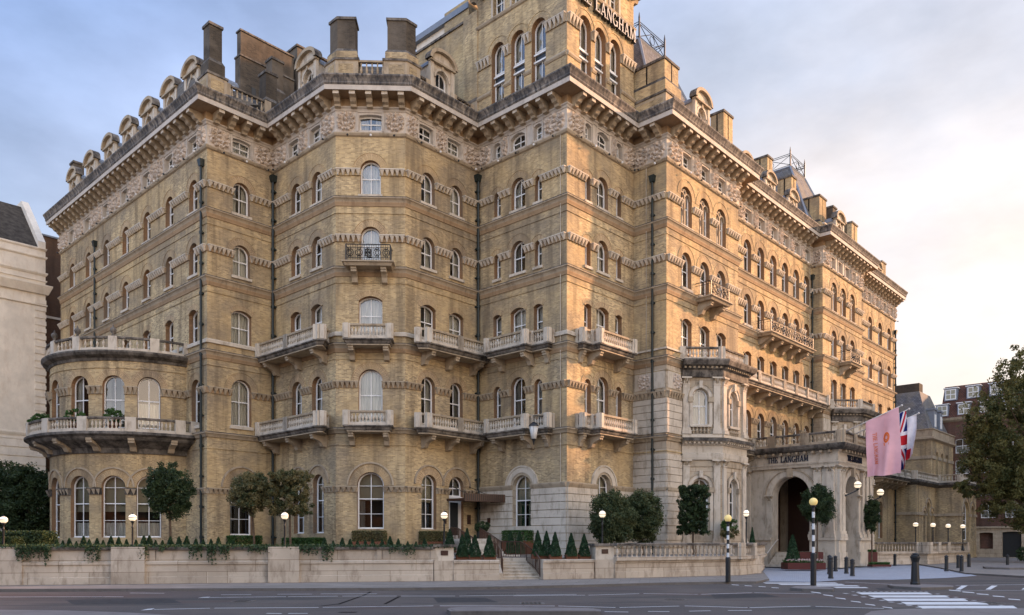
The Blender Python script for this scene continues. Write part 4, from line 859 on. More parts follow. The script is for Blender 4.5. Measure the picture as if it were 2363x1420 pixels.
def lettering(mb, mapf, text, u0, u1, z0, h, m, side=None):
    tot = sum(GL(c)[1]+.1 for c in text)-.1; k = (u1-u0)/tot; x = 0
    for c in text:
        bars, w = GL(c)
        for x0, y0, x1, y1, t in bars:
            d = Vector((x1-x0, y1-y0)); d.normalize(); n = Vector((-d.y, d.x))*t/2
            q = [(x0+n.x, y0+n.y), (x1+n.x, y1+n.y), (x1-n.x, y1-n.y), (x0-n.x, y0-n.y)]; q = [(u0+(x+a)*k, z0+b*h) for a, b in q]
            f = [mapf(a, b, 1) for a, b in q]; r = [mapf(a, b, 0) for a, b in q]; mb.face(f[::-1], m)
            for i in range(4): mb.face([r[i], r[(i+1) % 4], f[(i+1) % 4], f[i]], side or m)
        x += w+.1
fr = FT[1]; mb = MB(); lettering(mb, lambda u, z, k: fr.pt(u, z, .04+.22*k), 'THE LANGHAM', .35, 6.75, 33.83, .82, 'letter', 'door')
mb.build('lettering', HOT)
# ---------------------------------------------------------------- curved bow on the left wing
wl, bd, ar = MB(), MB(), MB(); fr = BOW
g0 = [(u, 1.4, 2.05, 5.8, 'round') for u in BU]; g1 = [(u, 1.3, 8.7, 11.87, 'round') for u in BU]
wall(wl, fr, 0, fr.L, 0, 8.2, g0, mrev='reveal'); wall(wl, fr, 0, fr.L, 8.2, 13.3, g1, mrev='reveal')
for op in g0: ring(ar, fr, op, .45); hood(ar, fr, op, .42, 'trim', .1, .1)
for op in g1: ring(ar, fr, op, .42, o1=.02)
for a, b in gaps(0, fr.L, g0, 4.9, -.03): leafband(bd, fr, a, b, 4.65, 5.05, o=.1, m='gutter2')
for a, b in gaps(0, fr.L, g1, 10.9, -.03): leafband(bd, fr, a, b, 10.75, 11.2, o=.14)
put_windows(fr, g0, HOT, 'tall_arched_window', .28, ('cafe',), rows=2); put_windows(fr, g1, HOT, 'arched_window', .28, ('side', 'half', 'low'))
pth = fr.path(0, fr.L)
sweep(bd, pth, [(0, 7.5), (.05, 7.5), (.05, 7.58), (0, 7.6)], 'brick'); sweep(bd, pth, [(0, 12.3), (.05, 12.3), (.05, 12.38), (0, 12.4)], 'brick')
for x, y, z in pth[::1]: pass
bd.box(fr, 0, 0.01, 0, .01, 0, .01, 'trim')
wl.build('bow_wall', HOT); ar.build('arch_surround', HOT); bd.build('carved_band', HOT)
mb = MB(); sweep(mb, pth, [(-.3, 12.75), (.06, 12.75), (.12, 12.9), (.4, 13.05), (.5, 13.2), (.5, 13.3), (.2, 13.34), (-.3, 13.36), (-.3, 12.75)], 'gutter2')
mb.face([(x, y, 13.34) for x, y, z in pth], 'lead')
# (roof of the bow) and its parapet
root = mb.build('bow_cornice', HOT)
mb = MB(); bp = [fr.pt(fr.L*i/48, 0, .12) for i in range(49)]
balustrade(mb, bp, 13.34, .85, 'stone', peds=[i for i in range(49) if i % 6 == 1 or i in (0, 48)], stain='gutter', bal_sp=.2, pw=.26)
mb.build('balustrade', root)
ur = MB()
for i in range(49):
    if i % 6 == 1 and i > 20:
        p = fr.pt(fr.L*i/48, 14.2, .12)
        if i < 40: ur.lathe(p, [(.12, 0), (.12, .06), (.05, .12), (.16, .25), (.2, .38), (.15, .48), (.05, .55), (.05, .62), (.01, .72)], 'gutter2', 8)
ur.build('urn', root, True)
mb = MB(); w_ = 1.3; bp = [fr.pt(fr.L*i/48, 0, w_-.12) for i in range(49)]
sweep(mb, [fr.pt(fr.L*i/48, 0, 0) for i in range(49)], [(-.1, 7.15), (.12, 7.15), (.18, 7.45), (.75, 7.75), (1.05, 7.85), (1.15, 7.95), (1.2, 8.05), (1.42, 8.15), (1.42, 8.28), (1.3, 8.32), (-.1, 8.33), (-.1, 7.15)], 'gutter2')
root = mb.build('balcony', HOT)
for i in range(9):
    b = MB(); u = fr.L*(i+.5)/9; bracket(b, Frame(fr.pt(u, 0)[:2], d=Vector((-math.sin(fr.a0+u/fr.r), math.cos(fr.a0+u/fr.r), 0)), length=1), 0, 7.95, 1.15, .75, .36); b.build('bracket', root)
b = MB(); balustrade(b, bp, 8.32, .85, 'stone', peds=[i for i in range(49) if i % 6 == 4 or i in (0, 48)], stain='gutter', pw=.3); b.build('balustrade', root)
# ---------------------------------------------------------------- balconies of the hotel
for z in (8.42, 13.4):
    kB = Vector(FR['B'].pt(6.7, 0, 1.15)); kD = Vector(FR['D'].pt(.8, 0, 1.15))
    balcony(FR['B'], None, z, HOT, [(.6, 1.05), (3.2, 1.05), (5.9, 1.05)], every=2.7, pts=[FR['B'].pt(.2, 0), FR['B'].pt(.2, 0, 1.15), tuple(kB), tuple(kB+ec*.32), FR['B'].pt(6.05, 0)], inner=[FR['B'].pt(6.05, 0, -.02), FR['B'].pt(.2, 0, -.02)])
    balcony(FR['D'], None, z, HOT, [(1.35, 1.05), (3.3, 1.05), (5.4, 1.05)], every=2.6, pts=[FR['D'].pt(1.1, 0), tuple(kD-ec*.6), tuple(kD), FR['D'].pt(5.8, 0, 1.15), FR['D'].pt(5.8, 0)], inner=[FR['D'].pt(5.8, 0, -.02), FR['D'].pt(1.1, 0, -.02)])
    balcony(FR['C'], [(.8, 0), (.8, 1.0), (3.25, 1.0), (3.25, 0)], z, HOT, [(1.0, .9), (3.0, .9)], every=4)
    balcony(FR['E'], [(1.95, 0), (1.95, 1.1), (5.05, 1.1), (5.05, .5), (6.3, .5), (6.3, 0)], z, HOT, [(2.3, 1.0), (4.7, 1.0), (5.9, .42)], every=3.5)
    balcony(FR['F'], [(.9, 0), (.9, .5), (1.75, .5), (1.75, 1.1), (5.2, 1.1), (5.2, 0)], z, HOT, [(1.2, .42), (2.1, 1.0), (4.8, 1.0)], every=3.5)
balcony(FR['I'], [(.15, 0), (.15, 1.35), (15.4, 1.35), (15.4, 0)], 13.42, HOT, [(.6+i*2.02, 1.2) for i in range(8)], every=2.15)
balcony(FR['I'], [(.15, 0), (.15, 1.1), (3.6, 1.1), (3.6, 0)], 8.42, HOT, [(.8, .95), (2.6, .95)], every=1.7)
balcony(FR['K'], [(4.0, 0), (4.0, 1.7), (12.6, 1.7), (12.6, 0)], 8.42, HOT, [(4.5+i*1.5, 1.5) for i in range(6)], every=2.1, slabm='gutter2')
iron_balcony(FR['C'], .72, 3.3, 17.9, .95, HOT, (1.15, 2.87))
iron_balcony(FR['H'], 3.55, 6.0, 17.75, 1.15, HOT, (4.0, 5.6), slabm='trim')
iron_balcony(FR['I'], 4.9, 13.0, 17.75, 1.15, HOT, (5.6, 7.3, 8.95, 10.6, 12.3))
iron_balcony(FR['J'], 3.55, 6.0, 17.75, 1.1, HOT, (4.0, 5.6))
# monogram on the centre iron balcony
fr = FR['C']; mb = MB()
for a, b, c, d in ((1.86, 18.2, 1.86, 18.62), (2.16, 18.2, 2.16, 18.62), (1.86, 18.42, 2.16, 18.42), (1.98, 18.14, 1.98, 18.68), (1.98, 18.14, 2.24, 18.14)): mb.tube([fr.pt(a, b, .98), fr.pt(c, d, .98)], .045, 'iron', 4)
mb.build('monogram', HOT)
# drain pipes
def pipe(fr, u, z1, z0=1.0, o=.14, r=.075):
    mb = MB(); mb.tube([fr.pt(u, z0, o), fr.pt(u, z1-.3, o)], r, 'pipe', 7); mb.hexa([fr.pt(u-.13, z1-.4, o+.1), fr.pt(u+.13, z1-.4, o+.1), fr.pt(u+.13, z1-.4, .0), fr.pt(u-.13, z1-.4, .0)]+[fr.pt(u-.2, z1, o+.17), fr.pt(u+.2, z1, o+.17), fr.pt(u+.2, z1, .0), fr.pt(u-.2, z1, .0)], 'pipe')
    z = z0+1
    while z < z1-1: mb.tube([fr.pt(u, z, o), fr.pt(u, z+.16, o)], r*1.45, 'pipe', 7); mb.box(fr, u-.13, u+.13, z+.02, z+.1, 0, o, 'pipe'); z += 1.85
    mb.build('drainpipe', HOT)
pipe(FR['L'], 25.35, 25.0); pipe(FR['L'], 7.95, 24.6, 14.0); pipe(FR['B'], .22, 25.3, o=.2, r=.085); pipe(FR['D'], 5.85, 25.3, o=.2, r=.085); pipe(FR['G'], 1.5, 24.9); pipe(FR['I'], 15.35, 24.9, 9); pipe(FR['K'], 12.75, 24.6)
# thin conductor cables
mb = MB()
for k, u in (('E', 6.9), ('G', 1.0), ('I', 15.0)): mb.tube([FR[k].pt(u, 1, .06), FR[k].pt(u, 27.0, .06)], .02, 'stone', 4)
mb.build('conductor_cable', HOT)
def pilaster(mb, fr, u, w, z0, z1, o, base=.4, cap=.5, m='stone'):
    mb.box(fr, u-w/2-.09, u+w/2+.09, z0, z0+base*.55, 0, o+.12, m); mb.box(fr, u-w/2-.05, u+w/2+.05, z0+base*.55, z0+base, 0, o+.06, m)
    mb.box(fr, u-w/2, u+w/2, z0+base, z1-cap, 0, o, m)
    mb.box(fr, u-w/2-.03, u+w/2+.03, z1-cap, z1-cap+.07, 0, o+.03, m); mb.box(fr, u-w/2-.12, u+w/2+.12, z1-.09, z1, 0, o+.14, m)
    n = max(3, round(w/.17))
    for r in range(2):
        for i in range(n):
            c = u-w/2+w*(i+.5)/n+(w/n*.25 if r else 0); za = z1-cap+.07+r*(cap-.16)/2; zb = za+(cap-.16)/2; hw = w/n*.42; q = .04+.05*r
            mb.hexa([fr.pt(c-hw, za, o+.01), fr.pt(c+hw, za, o+.01), fr.pt(c+hw, za, 0), fr.pt(c-hw, za, 0), fr.pt(c-hw*.8, zb, o+q+.06), fr.pt(c+hw*.8, zb, o+q+.06), fr.pt(c+hw, zb, 0), fr.pt(c-hw, zb, 0)], 'trim' if (i+r) % 2 else m)
# canted stone bays
def canted_bay(fr):
    a = Vector(fr.pt(1.83, 0)); b = a+ec*2.58; c = b+ea*3.3; d = Vector(fr.pt(8.8, 0)); pts = [(p.x, p.y) for p in (a, b, c, d)]
    fs = [Frame(pts[i], pts[i+1]) for i in range(3)]; mb = MB()
    for i, f in enumerate(fs):
        u = (1.2, 1.5, f.L/2)[i]; g0 = [(u, 1.1, 2.5, 5.85, 'round')]; g1 = [(u, 1.0, 9.3, 11.6, 'round')]
        wall(mb, f, 0, f.L, 0, 8.0, g0, 'ashlar', .3, mrev='stone'); wall(mb, f, 0, f.L, 8.0, 13.0, g1, 'ashlar', .3, mrev='stone')
        for op in g0+g1:
            ring(mb, f, op, .26, 'stone', 0, .1, .04); ring(mb, f, op, .32, 'trim', 0, .14, .26); mb.box(f, op[0]-.11, op[0]+.11, op[3]+.05, op[3]+.5, 0, .24, 'stone')
            sp = op[3]-op[1]/2
            for s in (-1, 1):
                x = op[0]+s*(op[1]/2+.16); mb.box(f, x-.1, x+.1, op[2], sp-.35, 0, .12, 'stone'); mb.box(f, x-.17, x+.17, sp-.35, sp-.02, 0, .2, 'trim')
        put_windows(f, g0, HOT, 'tall_arched_window', .24, ('side', 'blind'), rows=2); put_windows(f, g1, HOT, 'arched_window', .24, ('sheer',))
        e = .42; cols = [.28, f.L-.32] if i != 1 else [.3, f.L-.3]
        for x in cols: pilaster(mb, f, x, e, 1.6, 7.05, .12, cap=.45); pilaster(mb, f, x, e, 8.7, 12.35, .12, cap=.5)
        mb.box(f, 0, f.L, 0, 1.58, 0, .2, 'stone'); mb.box(f, 0, f.L, 6.62, 7.0, 0, .06, 'trim'); mb.box(f, 0, f.L, 8.48, 8.68, .0, .18, 'stone')
        mb.box(f, op[0]-.7, op[0]+.7, 9.15, 9.3, 0, .22, 'stone')
        for q in range(5): mb.lathe(f.pt(op[0]-.48+q*.24, 8.72, .12), [(r*1.3, z*.8) for r, z in BAL], 'trim', 6)
    sweep(mb, pts, [(-.1, 7.05), (.14, 7.05), (.18, 7.2), (.2, 7.45), (.1, 7.5), (.1, 7.95), (.2, 8.0), (.26, 8.12), (.5, 8.2), (.52, 8.38), (.3, 8.44), (-.1, 8.46), (-.1, 7.05)], 'stone')
    sweep(mb, pts, [(.4, 8.21), (.56, 8.22), (.58, 8.4), (.4, 8.42), (.4, 8.21)], 'gutter2')
    sweep(mb, pts, [(-.1, 12.35), (.16, 12.35), (.2, 12.5), (.2, 12.8), (.32, 12.86), (.32, 12.98), (.62, 13.05), (.75, 13.3), (.75, 13.4), (.1, 13.46), (-.1, 13.46), (-.1, 12.35)], 'gutter')
    for f in fs:
        n = int(f.L/.26)
        for i in range(n): mb.box(f, (i+.3)*f.L/n, (i+.75)*f.L/n, 8.06, 8.2, .2, .42, 'stone'); mb.box(f, (i+.3)*f.L/n, (i+.75)*f.L/n, 12.88, 12.99, .3, .42, 'trim')
    mb.face([(*p, 13.44) for p in pts], 'lead'); root = mb.build('canted_bay', HOT)
    b = MB(); P_, idx = split_path([(p[0], p[1], 0) for p in pts], 1.7)
    P2 = []; balustrade(b, [(p.x, p.y, 0) for p in P_], 13.46, .85, 'stone', peds=[0, len(P_)-1]+[i for i in idx if i in (2, 4)], stain='gutter'); b.build('balustrade', root)
canted_bay(FR['H']); canted_bay(FR['J'])
mb = MB()
for k in 'GH':   # carved square panels on the stone corner
    fr = FR[k]; u = .55 if k == 'G' else .9
    p, rz = fr.pose(u+.3, 11.5, .05); o = place(RELS[0], 'carved_relief', HOT, p, rz, (.9, .6, .95))
# ---------------------------------------------------------------- pillared entrance porch
q0 = Vector((18.11, 58.0, 0))+eb*1.0; q1 = q0-eb*6.86; q2 = q1+ea*6.8; q3 = q2+eb*6.86
PL, PF, PR = Frame(q0, q1), Frame(q1, q2), Frame(q2, q3); mb = MB()
la = [(3.64, 2.75, 0, 6.5, 'round')]; fa = [(2.75, 2.6, 0, 6.5, 'round')]; ra = []  # right side arch left out to cut light inside the porch
for f, o in ((PL, la), (PF, fa), (PR, ra)):
    wall(mb, f, 0, f.L, 0, 8.1, o, 'stone', .95); wall(mb, f, .0, f.L, 0, 8.1, o, 'trim', .02, off=-.95)
    for op in o:
        ring(mb, f, op, .42, 'stone', 0, .1, .03); ring(mb, f, op, .5, 'trim', 0, .15, .42); mb.box(f, op[0]-.18, op[0]+.18, 6.42, 7.05, 0, .3, 'trim')
        for s in (-1, 1): x = op[0]+s*(op[1]/2+.22); pilaster(mb, f, x, .4, 2.1, 5.2, .1)
    for a, b in gaps(0, f.L, o): 
        mb.box(f, a-.0, b, 0, 1.05, 0, .24, 'stone'); mb.box(f, a+.04, b-.04, 1.05, 1.9, 0, .16, 'stone'); mb.box(f, a, b, 1.9, 2.1, 0, .3, 'stone')
for f, us in ((PL, (.35, 5.6, 6.5)), (PF, (.35, .95, 4.85, 5.7, 6.45)), (PR, (.35, 6.4))):
    for u in us: pilaster(mb, f, u, .5, 2.1, 7.08, .2, base=.45, cap=.5)
pp = [(q.x, q.y) for q in (q0, q1, q2, q3)]
sweep(mb, pp, [(-.2, 7.08), (.22, 7.08), (.26, 7.2), (.34, 7.32), (.2, 7.38), (.2, 8.0), (.3, 8.05), (.34, 8.16), (-.2, 8.2), (-.2, 7.08)], 'stone')
sweep(mb, pp, [(-.2, 8.14), (.7, 8.18), (.85, 8.3), (.92, 8.46), (.92, 8.54), (-.2, 8.56), (-.2, 8.14)], 'gutter2')
for f in (PL, PF, PR):
    n = 12
    for i in range(n): mb.box(f, (i+.35)*f.L/n, (i+.65)*f.L/n, 7.98, 8.15, .28, .6, 'trim')
mb.face([(*p, 7.3) for p in pp], 'dark'); mb.face([(*p, 8.57) for p in pp], 'lead')  # near-black ceiling colour stands in for the porch shade
mb.poly([(q.x, q.y) for q in (q0-ea*-.2, q0-eb*5.0+ea*.9, q0-eb*5.0+ea*5.9, q0+ea*6.6)], 0, 1.05, 'trim')
root = mb.build('entrance_porch', HOT)
b = MB(); pf = Frame(q0+ea*.1-eb*.15, q0+ea*6.7-eb*.15); b.box(pf, .9, 5.9, 1.05, 6.9, 0, .12, 'bronze'); b.box(pf, 1.6, 3.1, 1.2, 3.8, .12, .16, 'door'); b.box(pf, 3.5, 5.0, 1.2, 3.8, .12, .16, 'door'); b.box(PR, .95, 5.9, 1.05, 6.9, -1.05, -.96, 'bronze'); b.build('porch_dark_panel', root)  # dark panels with door leaves, added to deepen the porch shade
b = MB()
P_, idx = split_path([tuple(Vector((p[0], p[1], 0))) for p in [tuple((q0+Vector((0, 0, 0)))[:2])]+pp[1:]], 2.3)
off = [Vector(PL.pt(0, 0, .45)), Vector(PL.pt(PL.L+.45, 0, .45)), Vector(PF.pt(PF.L+.45, 0, .45)), Vector(PR.pt(PR.L, 0, .45))]
P_, idx = split_path(off, 2.6); balustrade(b, P_, 8.57, .85, 'trim', peds=idx, stain='gutter2', bal_sp=.24, pw=.3); b.build('balustrade', root)
b = MB(); lettering(b, lambda u, z, k: PL.pt(u, z, .21+.06*k), 'THE LANGHAM', 2.0, 5.0, 7.5, .42, 'navy'); b.build('lettering', root)
b = MB(); lettering(b, lambda u, z, k: PF.pt(u, z, .21+.06*k), 'THE LANGHAM', 1.5, 4.3, 7.48, .42, 'navy'); b.build('lettering', root)
b = MB()
for i in range(6): b.box(PL, 2.3, 4.9, i*.17, (i+1)*.17, -1.2, 1.15-i*.3, 'stone')
b.build('step', root); b = MB()
b.tube([PL.pt(2.45, 1.95, -.6), PL.pt(2.45, 1.9, -.3), PL.pt(2.45, 1.05, 1.15), PL.pt(2.45, .95, 1.3)], .03, 'pole', 6)
for i in range(9): t = i/8; b.tube([PL.pt(2.45, 1.0-t*.9, -.4+1.5*t), PL.pt(2.45, 1.9-t*.85, -.4+1.5*t)], .012, 'iron', 4)
b.build('handrail', root)
def wall_lamp(fr, u, z, o=1.0):
    m_ = MB(); m_.tube([fr.pt(u-.5, z-.75, .2), fr.pt(u-.2, z-.55, o*.6), fr.pt(u, z-.35, o)], .045, 'iron', 6); m_.lathe(fr.pt(u, z-.38, o), [(.03, 0), (.1, .06), (.13, .14), (.1, .2)], 'iron', 8); m_.lathe(fr.pt(u, z-.015, o), [(.265, 0), (.265, .05)], 'iron', 12)
    r_ = m_.build('wall_lamp', root); g = MB(); g.sphere(fr.pt(u, z+.02, o), .25, 'globe', 12, 8); g.build('globe', r_, True)
wall_lamp(PF, .95+.6, 5.75, .9); wall_lamp(PF, 6.3, 5.45, .9)
# door, canopy and plaques at the side entrance
fr = FR['D']; mb = MB(); mb.box(fr, 3.5, 4.75, 1.95, 4.55, -.3, -.22, 'frame'); mb.box(fr, 3.78, 4.45, 2.2, 4.25, -.22, -.2, 'door'); mb.box(fr, 3.5, 4.75, 4.5, 4.6, -.3, -.1, 'frame')
mb.build('side_door', HOT); put_windows(fr, [(4.11, 1.25, 4.62, 5.85, 'round')], HOT, 'fanlight', .28, ('side',))
for k, a, b, c_, d_, e_, g_ in (('D', 5.05, 5.35, 2.9, 3.5, 0, .04), ('E', .95, 1.2, 2.95, 3.3, .09, .12), ('D', 3.05, 3.25, 2.9, 3.7, 0, .05)): mb = MB(); mb.box(FR[k], a, b, c_, d_, e_, g_, 'plaque'); mb.build('plaque', HOT)
mb = MB(); c0 = Vector(fr.pt(3.3, 0, 0)); c1 = Vector(fr.pt(3.3, 0, 1.6)); c2 = Vector(fr.pt(5.9, 0, 2.5)); c3 = Vector(fr.pt(6.0, 0, 0))
mb.poly([(c0.x, c0.y), (c1.x, c1.y), (c2.x, c2.y), (c3.x, c3.y)], 4.32, 4.45, 'bronze'); fc = Frame(c1, c2)
mb.box(fc, -.02, fc.L, 4.25, 4.72, -.08, .02, 'bronze')
for i in range(int(fc.L/.14)): mb.box(fc, i*.14, i*.14+.05, 4.27, 4.7, .02, .045, 'iron')
fc2 = Frame(c2, c3); mb.box(fc2, 0, fc2.L*.5, 4.25, 4.7, -.06, .0, 'bronze')
for u in (3.5, 5.2): mb.tube([fr.pt(u, 5.3, 0), fr.pt(u+.1, 4.7, 1.6)], .02, 'iron', 4)
mb.build('entrance_canopy', HOT)
mb = MB(); f2 = FR['E']; u, z = 6.0, 8.5
mb.tube([f2.pt(u, z+.55, 0), f2.pt(u, z+.65, .6), f2.pt(u, z+.62, 1.4)], .03, 'iron', 5); mb.tube([f2.pt(u, z+.62, 1.4), f2.pt(u, z+.3, 1.4)], .02, 'iron', 5)
mb.lathe(f2.pt(u, z-.75, 1.4), [(.02, -.35), (.05, -.2), (.1, -.05), (.14, 0)], 'iron', 10); mb.lathe(f2.pt(u, z-.75, 1.4), [(.3, .72), (.28, .8), (.12, .95), (.03, 1.0)], 'iron', 12)
rr = mb.build('hanging_lantern', HOT); g = MB(); g.lathe(f2.pt(u, z-.75, 1.4), [(.15, 0), (.2, .35), (.27, .72)], 'sheer', 12); g.build('lantern_glass', rr, True)
# window boxes: planted troughs under ground floor windows
LEAFSPOTS = []
for k, u, z, w in (('A', 2.22, 1.75, 2.0), ('B', 2.96, 1.6, 1.5), ('B', 5.0, 1.6, 1.6), ('C', 2.02, 2.0, 1.9), ('D', 1.85, 2.0, 1.7), ('E', 3.84, 2.05, 2.0)):
    LEAFSPOTS.append((FR[k].pt(u, z, .45), FR[k], u, z, w))
# ---------------------------------------------------------------- flags on the porch roof
def cloth_fn(B, T, s0, s1, zb, ph, wob=.2):
    d = (T-B); side = Vector((d.y, -d.x, 0)).normalized()
    def f(s, t):
        p = B+d*(s0+(s1-s0)*s); z = p.z+(zb(s)-p.z)*t; fold = wob*math.sin(s*9+t*3.2+ph)*(.25+t)+.05*math.sin(s*21+t*2-ph)*t
        return Vector((p.x, p.y, z))+side*fold+d.normalized()*(.35*math.sin(t*2.2+ph)*t*.5)
    return f
def flag(name, B, T, s0, s1, zb, colf, ph, label, text=None):
    th = thing(name, tuple(B), label, 'flag'); m_ = MB(); m_.tube([B, T], .045, 'pole', 7, .03); m_.sphere(T, .075, 'pole', 8, 6); m_.build('pole', th, True)
    f = cloth_fn(B, T, s0, s1, zb, ph); m_ = MB(); nx, ny = 48, 48; g = [[f(i/nx, j/ny) for i in range(nx+1)] for j in range(ny+1)]
    vs = [p for r in g for p in r]
    k = len(m_.v); m_.v += [tuple(p) for p in vs]
    for j in range(ny):
        for i in range(nx):
            a = j*(nx+1)+i; m_.f.append((a, a+1, a+nx+2, a+nx+1)); m_.m.append(m_.mi(colf((i+.5)/nx, (j+.5)/ny)))
    c = m_.build('cloth', th, True)
    if text:
        m_ = MB(); n = (f(.5, .5)-f(.4, .5)).cross(f(.5, .6)-f(.5, .5)).normalized(); n = n if n.y < 0 else -n
        # text runs down the cloth
        def mp(u, z, k): q = f(min(.97, max(.03, z)), u); return q+n*.02
        lettering(m_, mp, 'THE LANGHAM', .26, .80, .20, .12, 'orange')
        m_.build('lettering', c); m_ = MB()
        for ra in (.085, .05):
            for q in range(14):
                a0, a1 = 2*math.pi*q/14, 2*math.pi*(q+1)/14; r2 = ra*.65
                m_.face([f(.62+ra*1.2*math.cos(a), .40+ra*math.sin(a))+n*.02 for a in (a0, a1)]+[f(.62+r2*1.2*math.cos(a), .40+r2*math.sin(a))+n*.02 for a in (a1, a0)], 'orange')
        m_.face([f(.52, .47)+n*.02, f(.70, .49)+n*.02, f(.68, .53)+n*.02, f(.54, .52)+n*.02], 'orange')
        m_.build('emblem', c)
def jack(s, t):
    x, y = (s-.5)*2, (t-.5)*2
    if abs(x) < .13 or abs(y) < .17: return 'flag_red'
    if abs(x) < .24 or abs(y) < .30: return 'flag_white'
    d = min(abs(x-y), abs(x+y))
    return 'flag_red' if d < .09 else 'flag_white' if d < .27 else 'flag_blue'
def pole_pts(x0, y0, d0, x1, y1, d1): return xd(x0, d0, zy(y0, d0)), xd(x1, d1, zy(y1, d1))
B, T = pole_pts(1932, 1004.6, 54.4, 2081, 936, 51.6); flag('house_flag', B, T, .455, .955, lambda s: 6.15+.12*s+.06*math.sin(s*9), lambda s, t: 'pink', .3, 'pale pink flag with orange emblem and lettering hanging over the porch', True)
B, T = pole_pts(1958, 1009, 56, 2098, 944, 53.2); flag('national_flag', B, T, .68, .95, lambda s: 6.6+.2*s, jack, 1.2, 'red, white and blue crossed flag between the pink flag and the white flag')
B, T = pole_pts(1982, 1014, 57.6, 2120, 954, 54.8); flag('county_flag', B, T, .70, .96, lambda s: 7.3+.7*s, lambda s, t: 'flag_red' if t > .78 and (s < .7) else 'flag_white', 2.1, 'white flag with red lower edge, rearmost of the flags over the porch')
# ---------------------------------------------------------------- ground
def gpoly(name, pts, z, m, kerb=None, kind='structure', zb=-.1):
    mb = MB(); mb.face([(x, y, z) for x, y in pts], m)
    if kerb:
        n = len(pts)
        for i in range(n): a, b = pts[i], pts[(i+1) % n]; mb.face([(a[0], a[1], zb-.02), (b[0], b[1], zb-.02), (b[0], b[1], z), (a[0], a[1], z)], kerb)
    o = mb.build(name); o['kind'] = kind; return o
mb = MB(); mb.face([(-600, -200, -.1), (600, -200, -.1), (600, 900, -.1), (-600, 900, -.1)], 'asphalt'); o = mb.build('road'); o['kind'] = 'structure'
def G2(x, y, z=0.): p = gp(x, y, z); return (p.x, p.y)
front = [(-60, 22.8), G2(-300, 1361), G2(0, 1360), G2(480, 1358.5), G2(900, 1357.4), G2(1150, 1354.5), G2(1350, 1350), G2(1520, 1345.5), G2(1690, 1342.6), G2(1745, 1342.3)]
gpoly('pavement', front+[G2(1775, 1336), (19.5, 62), (19.5, 75), (-60, 75)], 0, 'paving', 'kerb')
mb = MB()   # kerb stones along the pavement edge, a step proud of the slabs
for a, b in zip(front, front[1:]):
    fr = Frame(a, b); mb.box(fr, 0, fr.L, -.12, .004, -.22, .012, 'kerb')
o = mb.build('kerb'); o['kind'] = 'structure'
gpoly('forecourt', [G2(1746, 1342, -.08), G2(1880, 1343, -.08), G2(1960, 1337.5, -.08), G2(2060, 1338, -.08), G2(2180, 1334, -.08), G2(2255, 1329, -.08), G2(2225, 1322, -.08), G2(2165, 1310, -.08), G2(2120, 1303, -.08), (28, 80), (19.5, 75), (19.5, 62), G2(1775, 1336, -.08)], -.085, 'setts')
gpoly('pavement', [G2(2228, 1322), G2(2363, 1329.5), G2(2700, 1340), (140, 60), (140, 110), (28, 110), (28, 80.2), G2(2120, 1302), G2(2165, 1309)], 0, 'paving', 'kerb')
gpoly('pavement', [G2(1985, 1424, .0), G2(2010, 1411, .0), G2(2060, 1406), G2(2150, 1404), G2(2700, 1404), (30, 12), (9, 12)], 0, 'kerbtop', 'kerbtop')
gpoly('pavement', [G2(-400, 1405), G2(-100, 1406.5), G2(150, 1409), G2(300, 1414), G2(420, 1421), (-3, 12), (-30, 12)], 0, 'kerbtop', 'kerbtop')
def line(mb, pts, w):   # painted stripe on the road, 4 mm proud
    for (x0, y0), (x1, y1) in zip(pts, pts[1:]):
        a, b = gp(x0, y0, -.1), gp(x1, y1, -.1); d = (b-a); d.z = 0; d.normalize(); n = Vector((-d.y, d.x, 0))*w/2
        mb.face([(a.x-n.x, a.y-n.y, -.096), (b.x-n.x, b.y-n.y, -.096), (b.x+n.x, b.y+n.y, -.096), (a.x+n.x, a.y+n.y, -.096)], 'paint')
mb = MB()
for seg in ([(-200, 1378.4), (285, 1377.8)], [(470, 1379.5), (660, 1377.5)], [(665, 1377.5), (780, 1376.3)], [(790, 1376.2), (915, 1376)], [(925, 1376), (1050, 1376)], [(1060, 1376), (1330, 1372)],
            [(355, 1407), (485, 1404.2)], [(495, 1404), (735, 1402.5)], [(745, 1402), (1000, 1398.8)], [(1015, 1398.8), (1280, 1399)], [(1288, 1399), (1420, 1402.5)], [(1430, 1402.5), (1568, 1399.2)], [(1580, 1398.8), (1725, 1402.8)], [(1730, 1402.8), (1870, 1399.5)], [(1882, 1400), (2040, 1404.8)],
            [(1185, 1375.5), (1350, 1374)], [(1358, 1374), (1475, 1370.5)], [(1485, 1370.3), (1610, 1372)], [(1618, 1372), (1735, 1368.5)], [(1740, 1368.5), (1880, 1370.8)],
            [(640, 1371.8), (720, 1371.5)], [(740, 1371), (870, 1370.8)], [(300, 1369), (380, 1369.5)], [(510, 1373), (580, 1372.4)],
            [(1395, 1412), (1450, 1413)], [(1495, 1411.5), (1545, 1412)], [(1590, 1411), (1640, 1410)], [(1680, 1409.5), (1735, 1409.2)], [(615, 1416), (650, 1416.5)], [(665, 1416.3), (710, 1416)]): line(mb, seg, .10)
mb.face([tuple(gp(x, y, -.1)[:2])+(-.095,) for x, y in ((456, 1380.6), (480, 1379.2), (486, 1377.8), (470, 1378.5))], 'paint')
mb.face([tuple(gp(x, y, -.1)[:2])+(-.095,) for x, y in ((325, 1409.2), (350, 1407.5), (357, 1404.6), (340, 1406))], 'paint')
def q4(p): mb.face([(*G2(x, y, -.1), -.0955) for x, y in p], 'paint')
